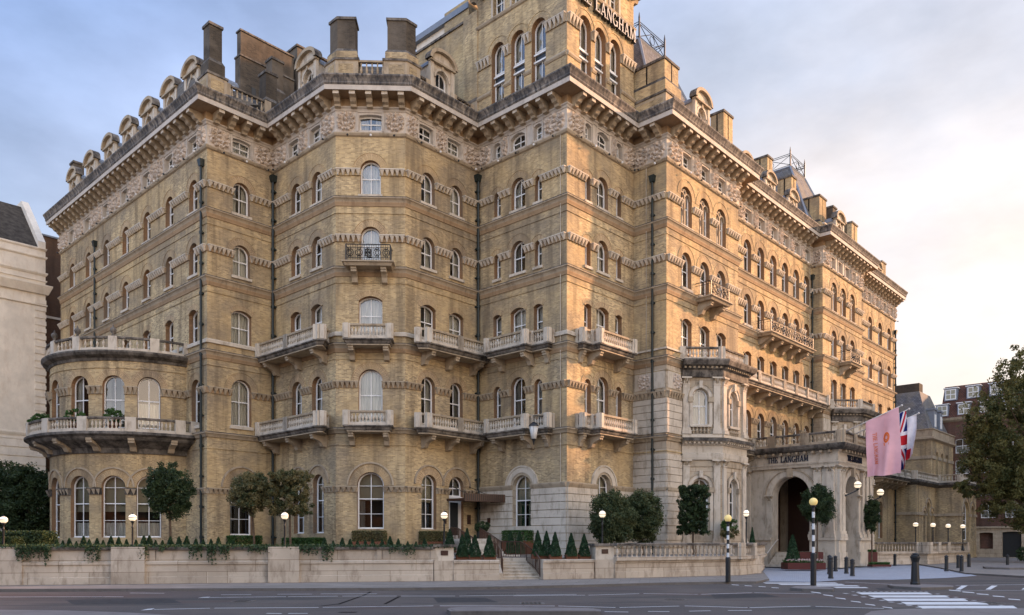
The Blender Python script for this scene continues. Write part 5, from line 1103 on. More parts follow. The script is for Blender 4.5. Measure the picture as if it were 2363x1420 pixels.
for x0, x1, y, h in ((1975, 2152, 1370, 4.6), (2003, 2192, 1377, 5), (2035, 2235, 1384.6, 5.6), (2078, 2282, 1392.8, 6.2), (2116, 2350, 1402, 7)):
    q4([(x0, y-h/2), (x1-12, y-h/2), (x1, y+h/2), (x0+14, y+h/2)])
for x0, x1, y in ((1760, 1935, 1346.0), (1795, 1950, 1349.2), (1870, 1985, 1352.6), (1922, 2005, 1356.5)): q4([(x0, y-1.1), (x1-8, y-1.1), (x1, y+1.1), (x0+8, y+1.1)])
for x, y in ((1870, 1367.5), (1898, 1374), (1927, 1381), (1962, 1388.5), (1995, 1395.5), (2035, 1402)): q4([(x, y-1.6), (x+22, y+.6), (x+26, y+3), (x+3, y)])
for x, y in ((2189, 1362.5), (2220, 1366.5), (2253, 1371), (2290, 1376), (2326, 1383)): q4([(x, y-1), (x+26, y+.8), (x+30, y+2.8), (x+2, y+.8)])
for x, y in ((1688, 1350), (1718, 1352), (1750, 1354), (1780, 1356.5)): q4([(x, y-.7), (x+16, y+.3), (x+18, y+1.4), (x+1, y+.4)])
for x in (2205, 2274, 2357): q4([(x, 1361), (x+12, 1361), (x+28, 1352), (x+14, 1352)])
line(mb, [(2205, 1351.5), (2400, 1349)], .1); line(mb, [(2190, 1363), (2420, 1363)], .08); line(mb, [(1950, 1343.5), (2060, 1349)], .1)
for i in range(14): line(mb, [(1965+i*13, 1366-.05*i), (1972+i*13, 1366-.05*i)], .12)
for i in range(9): line(mb, [(1948+i*21, 1369.5+i*4.0), (1955+i*21, 1370.5+i*4.0)], .16); line(mb, [(2160+i*21, 1371+i*3.7), (2167+i*21, 1371.6+i*3.7)], .16)
o = mb.build('road_marking'); o['kind'] = 'structure'
mb = MB()
for seg in ([(780, 1395), (838, 1375)], [(838, 1375), (856, 1366)], [(888, 1394.5), (922, 1377)], [(742, 1399), (780, 1394)]): 
    for (x0, y0), (x1, y1) in zip(seg, seg[1:]):
        a, b = gp(x0, y0, -.1), gp(x1, y1, -.1); d = (b-a).normalized(); n = Vector((-d.y, d.x, 0))*.05; mb.face([(a.x-n.x, a.y-n.y, -.0975), (b.x-n.x, b.y-n.y, -.0975), (b.x+n.x, b.y+n.y, -.0975), (a.x+n.x, a.y+n.y, -.0975)], 'dark')
for x, y, w in ((1079, 1371.5, 118), (783, 1413.5, 45)):
    for i in range(int(w/6)): a = gp(x+i*6, y, -.1); mb.face([(a.x-.03, a.y-.14, -.0975), (a.x+.02, a.y-.14, -.0975), (a.x+.06, a.y+.14, -.0975), (a.x+.01, a.y+.14, -.0975)], 'dark')
o = mb.build('road_crack'); o['kind'] = 'structure'
for i, (x, y, w, d, lb) in enumerate(((1228, 1393, .75, .75, 'square iron manhole cover in the road before the steps'), (560, 1388, .6, .6, 'small iron manhole cover in the left part of the road'), (1560, 1384, .7, .5, 'iron manhole cover in the road by the curved wall'), (2290, 1392, .6, .6, 'iron manhole cover at the lower right of the road'))):
    c = gp(x, y, -.1); f = Frame((c.x-w/2, c.y), d=Vector((1, 0, 0)), length=w); mb = MB(); mb.box(f, 0, w, -.1, -.092, -d/2, d/2, 'kerb')
    for q in range(5): mb.box(f, .06+q*(w-.12)/5, .06+(q+.6)*(w-.12)/5, -.092, -.088, -d/2+.06, d/2-.06, 'iron')
    tag(mb.build('manhole_cover'), lb, 'manhole cover')
for i, pt in enumerate((((1640, 1372), (1760, 1370), (1800, 1378), (1650, 1382)), ((150, 1384), (390, 1381), (420, 1392), (170, 1396)), ((1000, 1380), (1120, 1380), (1150, 1390), (1010, 1391)), ((2020, 1358), (2040, 1358), (2060, 1362), (2030, 1363)))):
    mb = MB(); mb.face([(*G2(x, y, -.1), -.0985) for x, y in pt][::-1], 'patch'); o = mb.build('road_patch'); o['kind'] = 'structure'
def island(pts, z, label):
    mb = MB(); P_ = [G2(x, y, 0) for x, y in pts]; c = Vector((sum(p[0] for p in P_)/len(P_), sum(p[1] for p in P_)/len(P_), 0)); mb.poly(P_, -.12, z, 'kerb', 'kerbtop')
    inn = [tuple((Vector((*p, 0))*.94+c*.06)[:2]) for p in P_]; mb.poly(inn, z, z+.012, 'kerbtop'); tag(mb.build('traffic_island'), label, 'traffic island')
island([(1031, 1406), (1040, 1402.5), (1060, 1401.5), (1368, 1404), (1386, 1407), (1387, 1411), (1040, 1411)][::-1], 0, 'low stone kerbed traffic island in the road in front of the entrance steps')
island([(1823, 1357), (1835, 1353), (1870, 1352), (1924, 1357.5), (1922, 1360.5), (1850, 1359)][::-1], 0, 'small kerbed traffic island under the nearer striped beacon')
island([(2048, 1349.5), (2110, 1347.5), (2200, 1351.5), (2200, 1355), (2125, 1356.5), (2060, 1353)][::-1], 0, 'kerbed traffic island under the large black bollard')
island([(2268, 1311), (2330, 1308), (2500, 1309), (2500, 1315), (2330, 1315), (2275, 1313.5)][::-1], .12, 'dark kerbed traffic island in the shade below the big tree')
# ---------------------------------------------------------------- boundary wall
WP = [(-34, 29.4), G2(-60, 1352), G2(480, 1346.4), G2(1000, 1341.6)]
def wall_run(pts, name, label, zt, ped=(), thick=.55, step=2.3, upper=True, zlow=.92):
    th = thing(name, (pts[0][0], pts[0][1], 0), label, 'wall'); mb = MB()
    sweep(mb, pts, [(-thick, 0), (.03, 0), (.03, .28), (0, .3), (0, zlow-.12), (.05, zlow-.1), (.05, zlow), (-.02, zlow+.04), (-thick, zlow+.04), (-thick, 0)], 'wallstone'); mb.build('plinth', th)
    if upper:
        mb = MB(); sweep(mb, pts, [(-thick+.05, zlow), (-.07, zlow), (-.07, zt-.1), (-thick+.05, zt-.1), (-thick+.05, zlow)], 'wallstone'); mb.build('parapet', th)
        mb = MB(); sweep(mb, pts, [(-thick-.02, zt-.12), (.03, zt-.12), (.05, zt-.06), (.05, zt), (-thick-.02, zt), (-thick-.02, zt-.12)], 'gutter'); mb.build('coping', th)
        mb = MB()
        for a, b in zip(pts, pts[1:]):
            fr = Frame(a, b); n = max(1, round(fr.L/step))
            for i in range(n): u = (i+.5)*fr.L/n; w = fr.L/n*.5-.12; mb.box(fr, u-w, u-w+.03, zlow+.1, zt-.16, -.08, -.063, 'gutter'); mb.box(fr, u+w, u+w+.22, zlow+.02, zt-.1, -.08, -.03, 'wallstone')
        for x, y in ped: c = Vector((*G2(x, y), 0)); fr = Frame(c, c+(Vector((*pts[2], 0))-Vector((*pts[1], 0)))); mb.box(fr, -.65, .65, 0, zt+.01, -.5, .09, 'wallstone')
        mb.build('pilaster', th)
    return th
bw = wall_run(WP, 'boundary_wall', 'long pale stone wall with ivy trailing over its dark coping, left of the steps', 1.55, [(12, 1351.2), (296, 1348.6), (655, 1345)])
def pedestal(x, y, w, zt, label, name='gate_pier', plaque=True):
    c = Vector((*G2(x, y), 0)); fr = Frame(c-Vector((.96, .28, 0))*w/2, c+Vector((.96, .28, 0))*w/2); th = thing(name, (c.x, c.y, 0), label, 'pier'); mb = MB()
    mb.box(fr, 0, fr.L, 0, .92, -.75, .1, 'wallstone'); mb.box(fr, .04, fr.L-.04, .92, zt-.12, -.7, .04, 'stone'); mb.box(fr, -.06, fr.L+.06, zt-.12, zt, -.8, .16, 'gutter'); mb.build('shaft', th)
    if plaque: mb = MB(); mb.box(fr, fr.L/2-.17, fr.L/2+.17, zt-.5, zt-.28, .04, .06, 'plaque'); mb.build('plaque', th)
    return th
pedestal(1025, 1341, .95, 1.66, 'stone pier with a small brown plaque, at the left of the steps behind potted cones')
pedestal(1395, 1335, 1.05, 1.70, 'stone pier with a small brown plaque where the balustrade starts right of the steps')
def lowwall(x0, y0, x1, y1, label):
    return wall_run([G2(x0, y0), G2(x1, y1)], 'boundary_wall', label, 1.0, upper=False, thick=.6, zlow=.9)
lowwall(1047, 1341, 1152, 1339.5, 'short low stone wall carrying potted conical shrubs, left of the steps'); lowwall(1253, 1338, 1371, 1335.6, 'short low stone wall carrying potted conical shrubs, right of the steps')
th = thing('balustraded_wall', (*G2(1418, 1335), 0), 'pale stone wall topped by a baluster railing, curving round at its right end', 'wall')
bpts = [G2(1419, 1335), G2(1560, 1331.6), G2(1706, 1327.8), G2(1735, 1325), G2(1752, 1321), G2(1760, 1316.5), G2(1764, 1311.5)]
mb = MB(); sweep(mb, bpts, [(-.6, 0), (.03, 0), (.03, .3), (0, .32), (0, .72), (.06, .76), (.06, .84), (0, .9), (-.6, .9), (-.6, 0)], 'wallstone'); mb.build('plinth', th)
mb = MB(); P_, idx = split_path([(x, y, 0) for x, y in bpts], 20)
fr = Frame(bpts[0], bpts[1]); inn = []
for p in bpts: inn.append(p)
balustrade(mb, [Vector((x, y, 0)) for x, y in bpts], .86, .86, 'wallstone', peds=(2, 3), stain='gutter', bal_sp=.27, pw=.28, w=.3, n=8); mb.build('balustrade', th)
th = thing('balustraded_wall', (*G2(2012, 1304), 0), 'stone terrace wall with balusters right of the porch, catching a patch of sun', 'wall')
cpts = [G2(2005, 1304), G2(2118, 1302.5), G2(2140, 1303), G2(2163, 1301.5), G2(2185, 1299.5), G2(2230, 1297)]
mb = MB(); sweep(mb, cpts, [(-.6, 0), (.03, 0), (.03, .3), (0, .32), (0, .72), (.06, .76), (.06, .84), (0, .9), (-.6, .9), (-.6, 0)], 'wallstone'); mb.build('plinth', th)
mb = MB(); balustrade(mb, [Vector((x, y, 0)) for x, y in cpts], .86, .9, 'wallstone', peds=(0, 1, 2, 3, 4, 5), stain='gutter', bal_sp=.3, pw=.35, w=.3); mb.build('balustrade', th)
# raised terrace behind the wall
def inner(p, d=.5): v = Vector((p[0], p[1], 0)); return (v.x-.25*d, v.y+.97*d)
gpoly('terrace', [inner(WP[0]), inner(WP[1]), inner(WP[2]), inner(WP[3]), (-2.4, 36.6), (-.45, 37.2), (-.45, 38.6), (1.75, 38.6), (1.75, 38.1), inner(G2(1371, 1335.6)), inner(bpts[0]), inner(bpts[2]), (14.2, 44.5), (14.8, 48), (17, 54), (18, 62), (-40, 68), (-45, 32)], 1.0, 'paving', 'wallstone')
gpoly('flower_bed', [inner(WP[0], .52), inner(WP[1], .52), inner(WP[2], .52), inner(WP[3], .52), inner(WP[3], 1.3), inner(WP[2], 1.3), inner(WP[1], 1.3), inner(WP[0], 1.3)], 1.38, 'soil')
# entrance steps
st = thing('entrance_steps', (*G2(1203, 1337), 0), 'flight of stone steps with curved cheeks rising between the two low walls', 'steps')
c = Vector((*G2(1203, 1337.5), 0)); fr = Frame(c-Vector((.97, .24, 0))*.92, c+Vector((.97, .24, 0))*.92); mb = MB()
for i in range(7): mb.box(fr, .03*i*0, fr.L-.0, 0, .14*(i+1), -4.0, -.30*i, 'stone'); mb.box(fr, 0, fr.L, .14*(i+1)-.04, .14*(i+1)+.003, -.30*i-.1, -.30*i+.03, 'stone')
mb.build('step', st); mb = MB()
for s, u in ((-1, -.16), (1, fr.L+.16)):
    pr = [(.12, 0), (.12, .3), (-.1, .42), (-.5, .75), (-1.0, .98), (-1.7, 1.12), (-3.4, 1.12), (-3.4, 0)]; mb.prism(fr, pr, u-.16, u+.16, 'stone')
mb.box(fr, -.9, fr.L+.3, 0, 1.1, -4.5, -3.4, 'stone')
mb.build('cheek_wall', st)
# second flight up to the side door
mb = MB(); e0 = Vector((-1.2, 40.8, 0)); e1 = Vector((-2.9, 46.5, 0)); dd = (e1-e0).normalized(); f3 = Frame(e0-Vector((dd.y, -dd.x, 0))*.0, e0-Vector((dd.y, -dd.x, 0))+Vector((0, 0, 0)))
sd = Vector((dd.y, -dd.x, 0))
for i in range(7):
    a = e0+dd*(.32*i); pts = [a-sd*.9, a+sd*.9, e1+sd*.9+dd*1.5, e1-sd*.9+dd*1.5]; mb.poly([(p.x, p.y) for p in pts], 1.0, 1.0+.136*(i+1), 'stone')
mb.build('upper_flight', st)
def railing(pts, zdrop=.85, sp=.14, m='bronze', label=''):
    th = thing('handrail', tuple(pts[0]), label, 'railing'); mb = MB(); mb.tube(pts, .03, m, 6); mb.build('rail', th, True); mb = MB()
    for a, b in zip(pts, pts[1:]):
        a, b = Vector(a), Vector(b); n = max(1, int((b-a).length/sp))
        for i in range(n+1): p = a+(b-a)*i/n; mb.tube([p-Vector((0, 0, zdrop)), p], .012 if i % 6 else .022, m, 4)
    lo = [Vector(p)-Vector((0, 0, zdrop-.08)) for p in pts]; mb.tube(lo, .015, m, 4); mb.build('baluster', th)
def rp(x, y, d): return xd(x, d, zy(y, d))
railing([rp(1130, 1250, 39.5), rp(1143, 1252, 38.5), rp(1150, 1262, 37.8), rp(1157, 1276, 37.1), rp(1160.5, 1294, 36.6)], .8, label='bronze curved handrail on the left cheek of the entrance steps')
railing([rp(1107, 1218, 46), rp(1125, 1229, 43.5), rp(1157, 1250.5, 40.2), rp(1201, 1250.5, 39.5), rp(1215, 1258, 38.6), rp(1235, 1274, 37.6), rp(1246, 1290, 36.8)], .85, label='bronze handrail running from the side door round the right side of the steps')
railing([rp(1040, 1217, 47.5), rp(1058, 1220, 46), rp(1075, 1230, 44), rp(1093, 1242, 42)], .85, label='short bronze handrail left of the side door above the potted cones')
# ---------------------------------------------------------------- lamps, beacons, bollards
def lamp_proto(h=1.9, r=.17, name='street_lamp'):
    th = thing(name, (0, 0, 0), 'x', 'lamp'); mb = MB()
    mb.lathe((0, 0, 0), [(.11, 0), (.11, .1), (.07, .16), (.055, .4), (.045, .45), (.04, h-.35), (.055, h-.3), (.035, h-.25), (.035, h-.12), (.07, h-.06), (.1, h-.0), (.08, h+.02)], 'iron', 8); mb.build('post', th, True)
    mb = MB(); mb.lathe((0, 0, h+r-.012), [(r+.012, 0), (r+.012, .025)], 'iron', 14); mb.lathe((0, 0, h+2*r-.01), [(.05, 0), (.03, .04), (.008, .09)], 'iron', 8); mb.build('band', th)
    mb = MB(); mb.sphere((0, 0, h+r), r, 'globe', 14, 10); mb.build('globe', th, True); return th
LP = lamp_proto()
lamps = [(8, 1200, 33.5, 'lit globe lamp on a black post behind the wall, at the left edge'), (306, 1195, 34.5, 'lit globe lamp on a black post in front of the curved bow'), (657, 1191, 36, 'lit globe lamp on a black post below the clipped trees'),
         (1025, 1190, 37.2, 'lit globe lamp on a black post behind the pier left of the steps'), (1390, 1187, 39.5, 'lit globe lamp on a black post in front of the bushy evergreens'), (1722, 1185, 45.5, 'lit globe lamp on a black post beside the small dark cone by the porch'),
         (2113, 1211, 64.5, 'lit lamp on a black post right of the porch, leftmost of the row of four'), (2153, 1212, 66, 'lit lamp on a black post above the sunlit wall, second of the row of four'), (2188, 1214, 67.5, 'lit lamp on a black post before the big arched window, third of four'), (2222, 1215, 69, 'lit lamp on a black post under the big tree, rightmost of the row of four')]
for i, (x, y, d, lb) in enumerate(lamps):
    o = LP if i == 0 else copy_tree(LP); z = zy(y, d); o.location = xd(x, d, 1.0); s = (z-1.0)/2.07; o.scale = (1.05 if i < 6 else 1.25,)*2+(s,) if i >= 6 else (1, 1, s); o['label'] = lb; o['group'] = 'globe lamps on black posts'
for x, y, ybot, lb in ((1877, 1159, 1352, 'black and white striped crossing beacon with a yellow globe, nearer of the two'), (1680, 1197, 1343, 'black and white striped crossing beacon with a yellow globe, farther one by the curved wall')):
    p = gp(x, ybot, 0); h = zy(y, p.y)-.16; th = thing('crossing_beacon', tuple(p), lb, 'beacon', 'crossing beacons'); mb = MB()
    mb.lathe(p, [(.115, 0), (.115, h*.40), (.09, h*.415)], 'iron', 12); k = 8; z0 = h*.415
    for i in range(k):
        a, b = z0+(h-z0)*i/k, z0+(h-z0)*(i+1)/k; mb.lathe(p+Vector((0, 0, a)), [(.058, 0), (.058, b-a)], 'white_paint' if i % 2 == 0 else 'iron', 10)
    mb.lathe(p+Vector((0, 0, h-.06)), [(.06, 0), (.11, .05), (.11, .09)], 'iron', 12); mb.build('striped_pole', th); g = MB(); g.sphere(p+Vector((0, 0, h+.17)), .165, 'amber', 16, 10); g.build('globe', th, True)
def bollard_mesh(h, r):
    mb = MB(); mb.lathe((0, 0, 0), [(r*1.18, 0), (r*1.18, h*.07), (r, h*.09), (r*.95, h*.72), (r*1.12, h*.74), (r*1.12, h*.78), (r*.95, h*.8), (r*1.0, h*.88), (r*1.15, h*.9), (r*1.1, h*.93), (r*.6, h*.96), (r*.25, h*.99), (.01, h)], 'iron', 12); return mb.mesh('bollard', smooth=False)
BM = bollard_mesh(.95, .10)
for x, yt, yb, lb in ((1917, 1283, 1335.5, 'front left black bollard of the group by the porch'), (1928, 1282, 1319, 'black bollard behind, second from left of the group by the porch'), (1953, 1284.5, 1324, 'third black bollard from the left of the group by the porch'), (1967, 1289.5, 1329.5, 'fourth black bollard, right end of the group by the porch'),
                      (1914, 1280, 1325, 'black bollard half hidden behind the front left one by the porch'), (2065, 1278, 1306, 'single black bollard in front of the terrace wall right of the porch'), (2184, 1281, 1318.5, 'black bollard left of the far right group'), (2211, 1280, 1313, 'black bollard at the back of the far right group'), (2219, 1281, 1321, 'front black bollard of the far right group'), (2236, 1278, 1310.5, 'black bollard right of the far right group'), (2325, 1280, 1306, 'lone black bollard before the dark doorway at right')):
    p = gp(x, yb, -.05); o = tag(place(BM, 'bollard', None, tuple(p), 0), lb, 'bollard', 'black cast iron bollards'); h = (yb-yt)*p.y/F_PX; o.scale = (1.1, 1.1, h/.95)
p = gp(2112, 1350, 0); mb = MB(); h = 73*p.y/F_PX
mb.lathe(p, [(.19, 0), (.19, .1), (.165, .13), (.145, h*.55), (.135, h*.72), (.15, h*.76), (.175, h*.84), (.195, h*.86), (.195, h*.9), (.12, h*.92), (.1, h*.96), (.13, h*.98), (.1, h), (.02, h+.02)], 'iron', 12)
for i in range(4): a = i*math.pi/2+.4; mb.sphere(p+Vector((.16*math.cos(a), .16*math.sin(a), h*.93)), .04, 'iron', 6, 4)
tag(mb.build('bollard'), 'large fluted black bollard standing on its own traffic island', 'bollard')
# ---------------------------------------------------------------- foliage
def leaves(name, pts, size, m, parent=None, tone=None, flatten=0., seed=1, off=None):
    rg = np.random.default_rng(seed); n = len(pts); pts = np.asarray(pts, dtype=float)
    if off is not None: pts = pts-np.array(off)
    d = rg.normal(size=(n, 3)); d[:, 2] += flatten; d /= np.linalg.norm(d, axis=1)[:, None]; a = rg.normal(size=(n, 3)); t1 = np.cross(d, a); t1 /= np.linalg.norm(t1, axis=1)[:, None]; t2 = np.cross(d, t1)
    s = size*rg.uniform(.6, 1.35, (n, 1)); v = np.stack([pts-t1*s, pts-t2*s*.45, pts+t1*s, pts+t2*s*.45], 1).reshape(-1, 3)
    me = bpy.data.meshes.new(name); me.vertices.add(4*n); me.vertices.foreach_set('co', v.ravel()); me.loops.add(4*n); me.loops.foreach_set('vertex_index', np.arange(4*n, dtype=np.int32))
    me.polygons.add(n); me.polygons.foreach_set('loop_start', np.arange(0, 4*n, 4, dtype=np.int32)); me.polygons.foreach_set('loop_total', np.full(n, 4, dtype=np.int32)); me.update(calc_edges=True)
    at = me.attributes.new('tone', 'FLOAT', 'FACE'); tv = rg.uniform(0, 1, n) if tone is None else np.clip(tone+rg.normal(0, .18, n), 0, 1); at.data.foreach_set('value', tv.astype(np.float32))
    me.materials.append(M[m])
    if name is None: return me
    o = bpy.data.objects.new(name, me); COL.objects.link(o); o.parent = parent; return o
def clumps(c, rad, n, k, seed, shape='ellipsoid', spread=.2, hollow=.55):
    """leaf points gathered in k clumps spread through a crown, denser towards its surface"""
    rg = np.random.default_rng(seed); c = np.array(c); rad = np.array(rad, dtype=float)
    if shape == 'box': q = rg.uniform(-1, 1, (k, 3)); 
    else: q = rg.normal(size=(k, 3)); q /= np.linalg.norm(q, axis=1)[:, None]; q *= rg.uniform(hollow, 1., (k, 1))**.6
    idx = rg.integers(0, k, n); g = rg.normal(size=(n, 3)); g /= np.linalg.norm(g, axis=1)[:, None]; cs = rg.uniform(.6, 1.3, k)
    r = rg.uniform(0, 1, (n, 1))**.5*spread*cs[idx][:, None]; p = c+q[idx]*rad+g*r*rad.mean(); tone = rg.uniform(.15, .85, k)[idx]; return p, tone
def tree(name, base, c, rad, n, k, m, size, label, seed, trunk_r=.07, shape='ellipsoid', cat='tree', spread=.22, limbs=5, group=None, hollow=.55):
    th = thing(name, tuple(base), label, cat, group); mb = MB(); c = Vector(c); base = Vector(base); rs = random.Random(seed); tip = c-Vector((0, 0, rad[2]*.4)); mid = base*.5+tip*.5+Vector((rs.uniform(-.05, .05), 0, 0))
    mb.tube([base, mid, tip], trunk_r, 'trunk', 7, trunk_r*.6)
    for i in range(limbs):
        a = 2*math.pi*i/limbs+rs.random(); e = c+Vector((math.cos(a)*rad[0]*.7, math.sin(a)*rad[1]*.7, rs.uniform(-.2, .7)*rad[2])); mb.tube([tip-Vector((0, 0, .2*rad[2]*rs.random())), tip*.4+e*.6+Vector((0, 0, .1)), e], trunk_r*.5, 'trunk', 5, trunk_r*.12)
    mb.build('trunk', th); p, t = clumps(c, rad, n, k, seed, shape, spread, hollow); leaves('crown', p, size, m, th, t, seed=seed, off=base); return th
def bx(x, d, z=1.0): return xd(x, d, z)
def terr(x, y0, y1, w, d, lab, m, n=9000, k=90, shape='ellipsoid', zb=1.0, seed=3, size=.06, spread=.2, name='clipped_tree', trx=None):
    zt, zl = zy(y0, d), zy(y1, d); rx = w/2*d/F_PX; sh = 1.04
    return tree(name, xd(trx or x, d, zb), xd(x, d, (zt+zl)/2), (rx*sh, rx*sh, (zt-zl)/2*(.9 if shape != 'box' else .93)), n, k, m, size, lab, seed, shape=shape, spread=spread, hollow=.25)
terr(391, 1060, 1207, 100, 39.5, 'round-headed dark green tree on a thin trunk in front of the bow windows', 'leaf_dark', 19000, 220, seed=5, trx=394)
terr(580, 1083, 1192, 92, 41.5, 'bronze tinged clipped tree left of its twin beside the globe lamp', 'leaf_mid', 18000, 220, seed=6, trx=588)
terr(669, 1084, 1192, 84, 41.5, 'bronze tinged clipped tree with a square head, directly above the globe lamp', 'leaf_mid', 18000, 220, 'box', seed=7, spread=.16, trx=671)
terr(1412, 1128, 1266, 104, 43.5, 'bushy bronze green evergreen behind the globe lamp, left of the pair', 'leaf_bush', 30000, 320, seed=8, name='evergreen_bush')
terr(1483, 1120, 1266, 86, 45, 'bushy green evergreen against the striped stone corner, right of the pair', 'leaf_bush', 28000, 300, seed=9, name='evergreen_bush')
terr(1599, 1118, 1236, 58, 47.2, 'dark evergreen clipped into a tall upright block before the stone bay', 'leaf_dark', 26000, 420, 'box', seed=10, spread=.13)
terr(1886, 1112, 1222, 70, 52.2, 'dark oval evergreen on a trunk before the porch pier', 'leaf_dark', 20000, 240, zb=0, seed=11)
terr(2012, 1142, 1232, 34, 57.5, 'dark oval evergreen right of the porch under the pink flag', 'leaf_dark', 12000, 160, zb=0, seed=12)
# conical shrubs
def cone_proto(h, r, n, planter, seed, name):
    th = thing(name, (0, 0, 0), 'x', 'shrub'); rg = np.random.default_rng(seed); z = rg.uniform(0, 1, n)**1.25; a = rg.uniform(0, 2*math.pi, n); rr = r*(1-z)**.85*(rg.uniform(.5, 1, n)**.4)+.01
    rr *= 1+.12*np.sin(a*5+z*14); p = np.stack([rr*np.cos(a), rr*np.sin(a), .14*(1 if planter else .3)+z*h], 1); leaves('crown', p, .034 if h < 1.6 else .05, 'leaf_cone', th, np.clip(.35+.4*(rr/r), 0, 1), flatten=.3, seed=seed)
    mb = MB(); mb.tube([(0, 0, 0), (0, 0, h*.5)], .025, 'trunk', 5); mb.build('trunk', th)
    if planter: mb = MB(); fr = Frame((-.3, .13), d=Vector((1, 0, 0)), length=.6); mb.box(fr, 0, .6, 0, .2, 0, .3, 'terracotta'); mb.build('planter', th)
    return th
sc = cone_proto(.62, .19, 1700, False, 21, 'conical_shrub'); used = 0
row = [131, 145, 160, 176, 193, 206, 224, 238, 256, 274, 292, 314, 332, 345, 359, 375, 393, 413, 431, 452, 469, 487, 504, 525, 540, 749, 769, 790, 808, 825, 843, 860, 882, 900, 919, 941, 960, 980]
def wall_y(x): return np.interp(x, [0, 480, 1000, 1371, 1709], [1351.4, 1346.4, 1341.6, 1335.6, 1327.8])
for x in row:
    o = sc if not used else copy_tree(sc); used = 1; d = gp(x, wall_y(x)).y+.72+random.uniform(-.12, .12); o.location = xd(x, d, 1.38); s = random.uniform(.62, 1.0); o.scale = (s*1.1, s*1.1, s); o.rotation_euler.z = random.random()*6
    o['label'] = 'small dark conical shrub in the row planted along the top of the long wall'; o['group'] = 'small conical shrubs along the long wall'
bc = cone_proto(1.0, .3, 4600, True, 22, 'potted_cone'); used = 0
for x, d, h, zb, lb in ((1067, 36.3, 1.02, .95, 'potted conical evergreen in a brown trough, farthest left of the steps'), (1096, 36.3, 1.0, .95, 'potted conical evergreen in a brown trough, middle one left of the steps'), (1129, 36.3, 1.0, .95, 'potted conical evergreen in a brown trough, nearest the steps on their left'),
                      (1078, 37.8, 1.25, 1.0, 'taller light green conical evergreen behind the leftmost trough left of the steps'), (1038, 38.2, 1.0, 1.25, 'conical evergreen beside the globe lamp behind the pier left of the steps'), (1178, 41.5, 1.2, 1.0, 'dark conical evergreen behind the landing railing, left one'), (1199, 41.5, 1.15, 1.0, 'dark conical evergreen behind the landing railing, right one'),
                      (1241, 37.8, 1.2, .95, 'conical evergreen just right of the entrance steps, beside the handrail'), (1261, 37.9, 1.18, .95, 'conical evergreen second from the steps on their right'), (1281, 37.6, 1.15, .93, 'conical evergreen in a brown trough, third from the steps on their right'), (1318, 37.9, 1.12, .93, 'conical evergreen in a brown trough standing alone in the middle of the right low wall'), (1348, 38.2, 1.08, .93, 'conical evergreen in a brown trough next to the right hand pier')):
    o = bc if not used else copy_tree(bc); used = 1; o.location = xd(x, d, zb); o.scale = (1, 1, h); o['label'] = lb; o['group'] = 'potted conical evergreens by the steps'; o.rotation_euler.z = .25
o = copy_tree(bc); o.location = xd(1829, 51, .0); o.scale = (1.7, 1.7, 1.95); o['label'] = 'tall dark narrow cone of evergreen inside the flower bed before the porch arch'
if 'group' in o: del o['group']
o = copy_tree(bc); o.location = xd(1736, 50, 1.0); o.scale = (.8, .8, 1.5); o['label'] = 'small dark cone shrub between the globe lamp and the porch pier'
if 'group' in o: del o['group']
# hedges in window boxes, ivy, box balls
for i, (p, fr, u, z, w) in enumerate(LEAFSPOTS):
    names = ['under the wall window hidden by the clipped trees', 'behind the square-headed clipped tree', 'beside the square-headed clipped tree, right of it', 'under the central arched window', 'under the window left of the side door', 'under the green curtained window right of the side door']
    th = thing('hedge_box', p, 'clipped hedge in a window trough '+names[i], 'hedge', 'hedges under the ground floor windows'); mb = MB(); mb.box(fr, u-w/2, u+w/2, z-1.0, z-.2, .02, .8, 'terracotta'); mb.build('trough', th)
    rg = np.random.default_rng(i); n = 5000; q = rg.uniform(-1, 1, (n, 3)); ax = rg.integers(0, 3, n); q[np.arange(n), ax] = np.where(ax == 2, 1, np.sign(q[np.arange(n), ax]))*rg.uniform(.85, 1.04, n)
    c = np.array(fr.pt(u, z+.05, .42)); P3 = c+np.outer(q[:, 0]*w/2, np.array(fr.t))+np.outer(q[:, 1]*.36, np.array(fr.n))+np.outer(q[:, 2]*.36, np.array((0, 0, 1.))); leaves('foliage', P3, .045, 'leaf_mid' if i in (3, 4) else 'leaf_green', th, None, seed=i, off=p)
for i, (x, y, w, h, d) in enumerate(((60, 1243, 120, 34, 36), (20, 1250, 60, 20, 35))):
    rg = np.random.default_rng(i+40); n = 7000; q = rg.uniform(-1, 1, (n, 3)); c = xd(x, d, zy(y, d)); P3 = np.array(c)+q*np.array((w/2*d/F_PX, .6, h/2*d/F_PX)); th = thing('hedge', tuple(c-Vector((0, 0, .3))), ('dark clipped hedge behind the wall at the far left, the larger one', 'lower dark hedge at the very left edge, in front of the larger one')[i], 'hedge'); leaves('foliage', P3, .06, 'leaf_dark', th, None, seed=i, off=c-Vector((0, 0, .3)))
rg = np.random.default_rng(77); IV = []
for x0, x1, drop, n in ((35, 70, .7, 420), (70, 118, .55, 420), (102, 112, .85, 130), (195, 232, .7, 330), (316, 342, .65, 260), (365, 380, .3, 90), (436, 466, .6, 240), (478, 500, .8, 280), (505, 530, .65, 240), (570, 622, .35, 300), (690, 705, .25, 80), (700, 735, .45, 180), (742, 770, .7, 280), (898, 958, .4, 200), (930, 958, .6, 90), (0, 1040, .1, 3000)):
    xs = rg.uniform(x0, x1, n); t = rg.uniform(0, 1, n)**1.5*drop*(.45+.55*np.abs(np.sin(xs*.33+x0)))
    for x, dz in zip(xs, t): d = gp(x, wall_y(x)).y; IV.append(tuple(xd(x, d-.12+rg.uniform(-.08, .06)+(.35*rg.random() if dz < .08 else 0), 1.6-dz+rg.uniform(-.03, .08))))
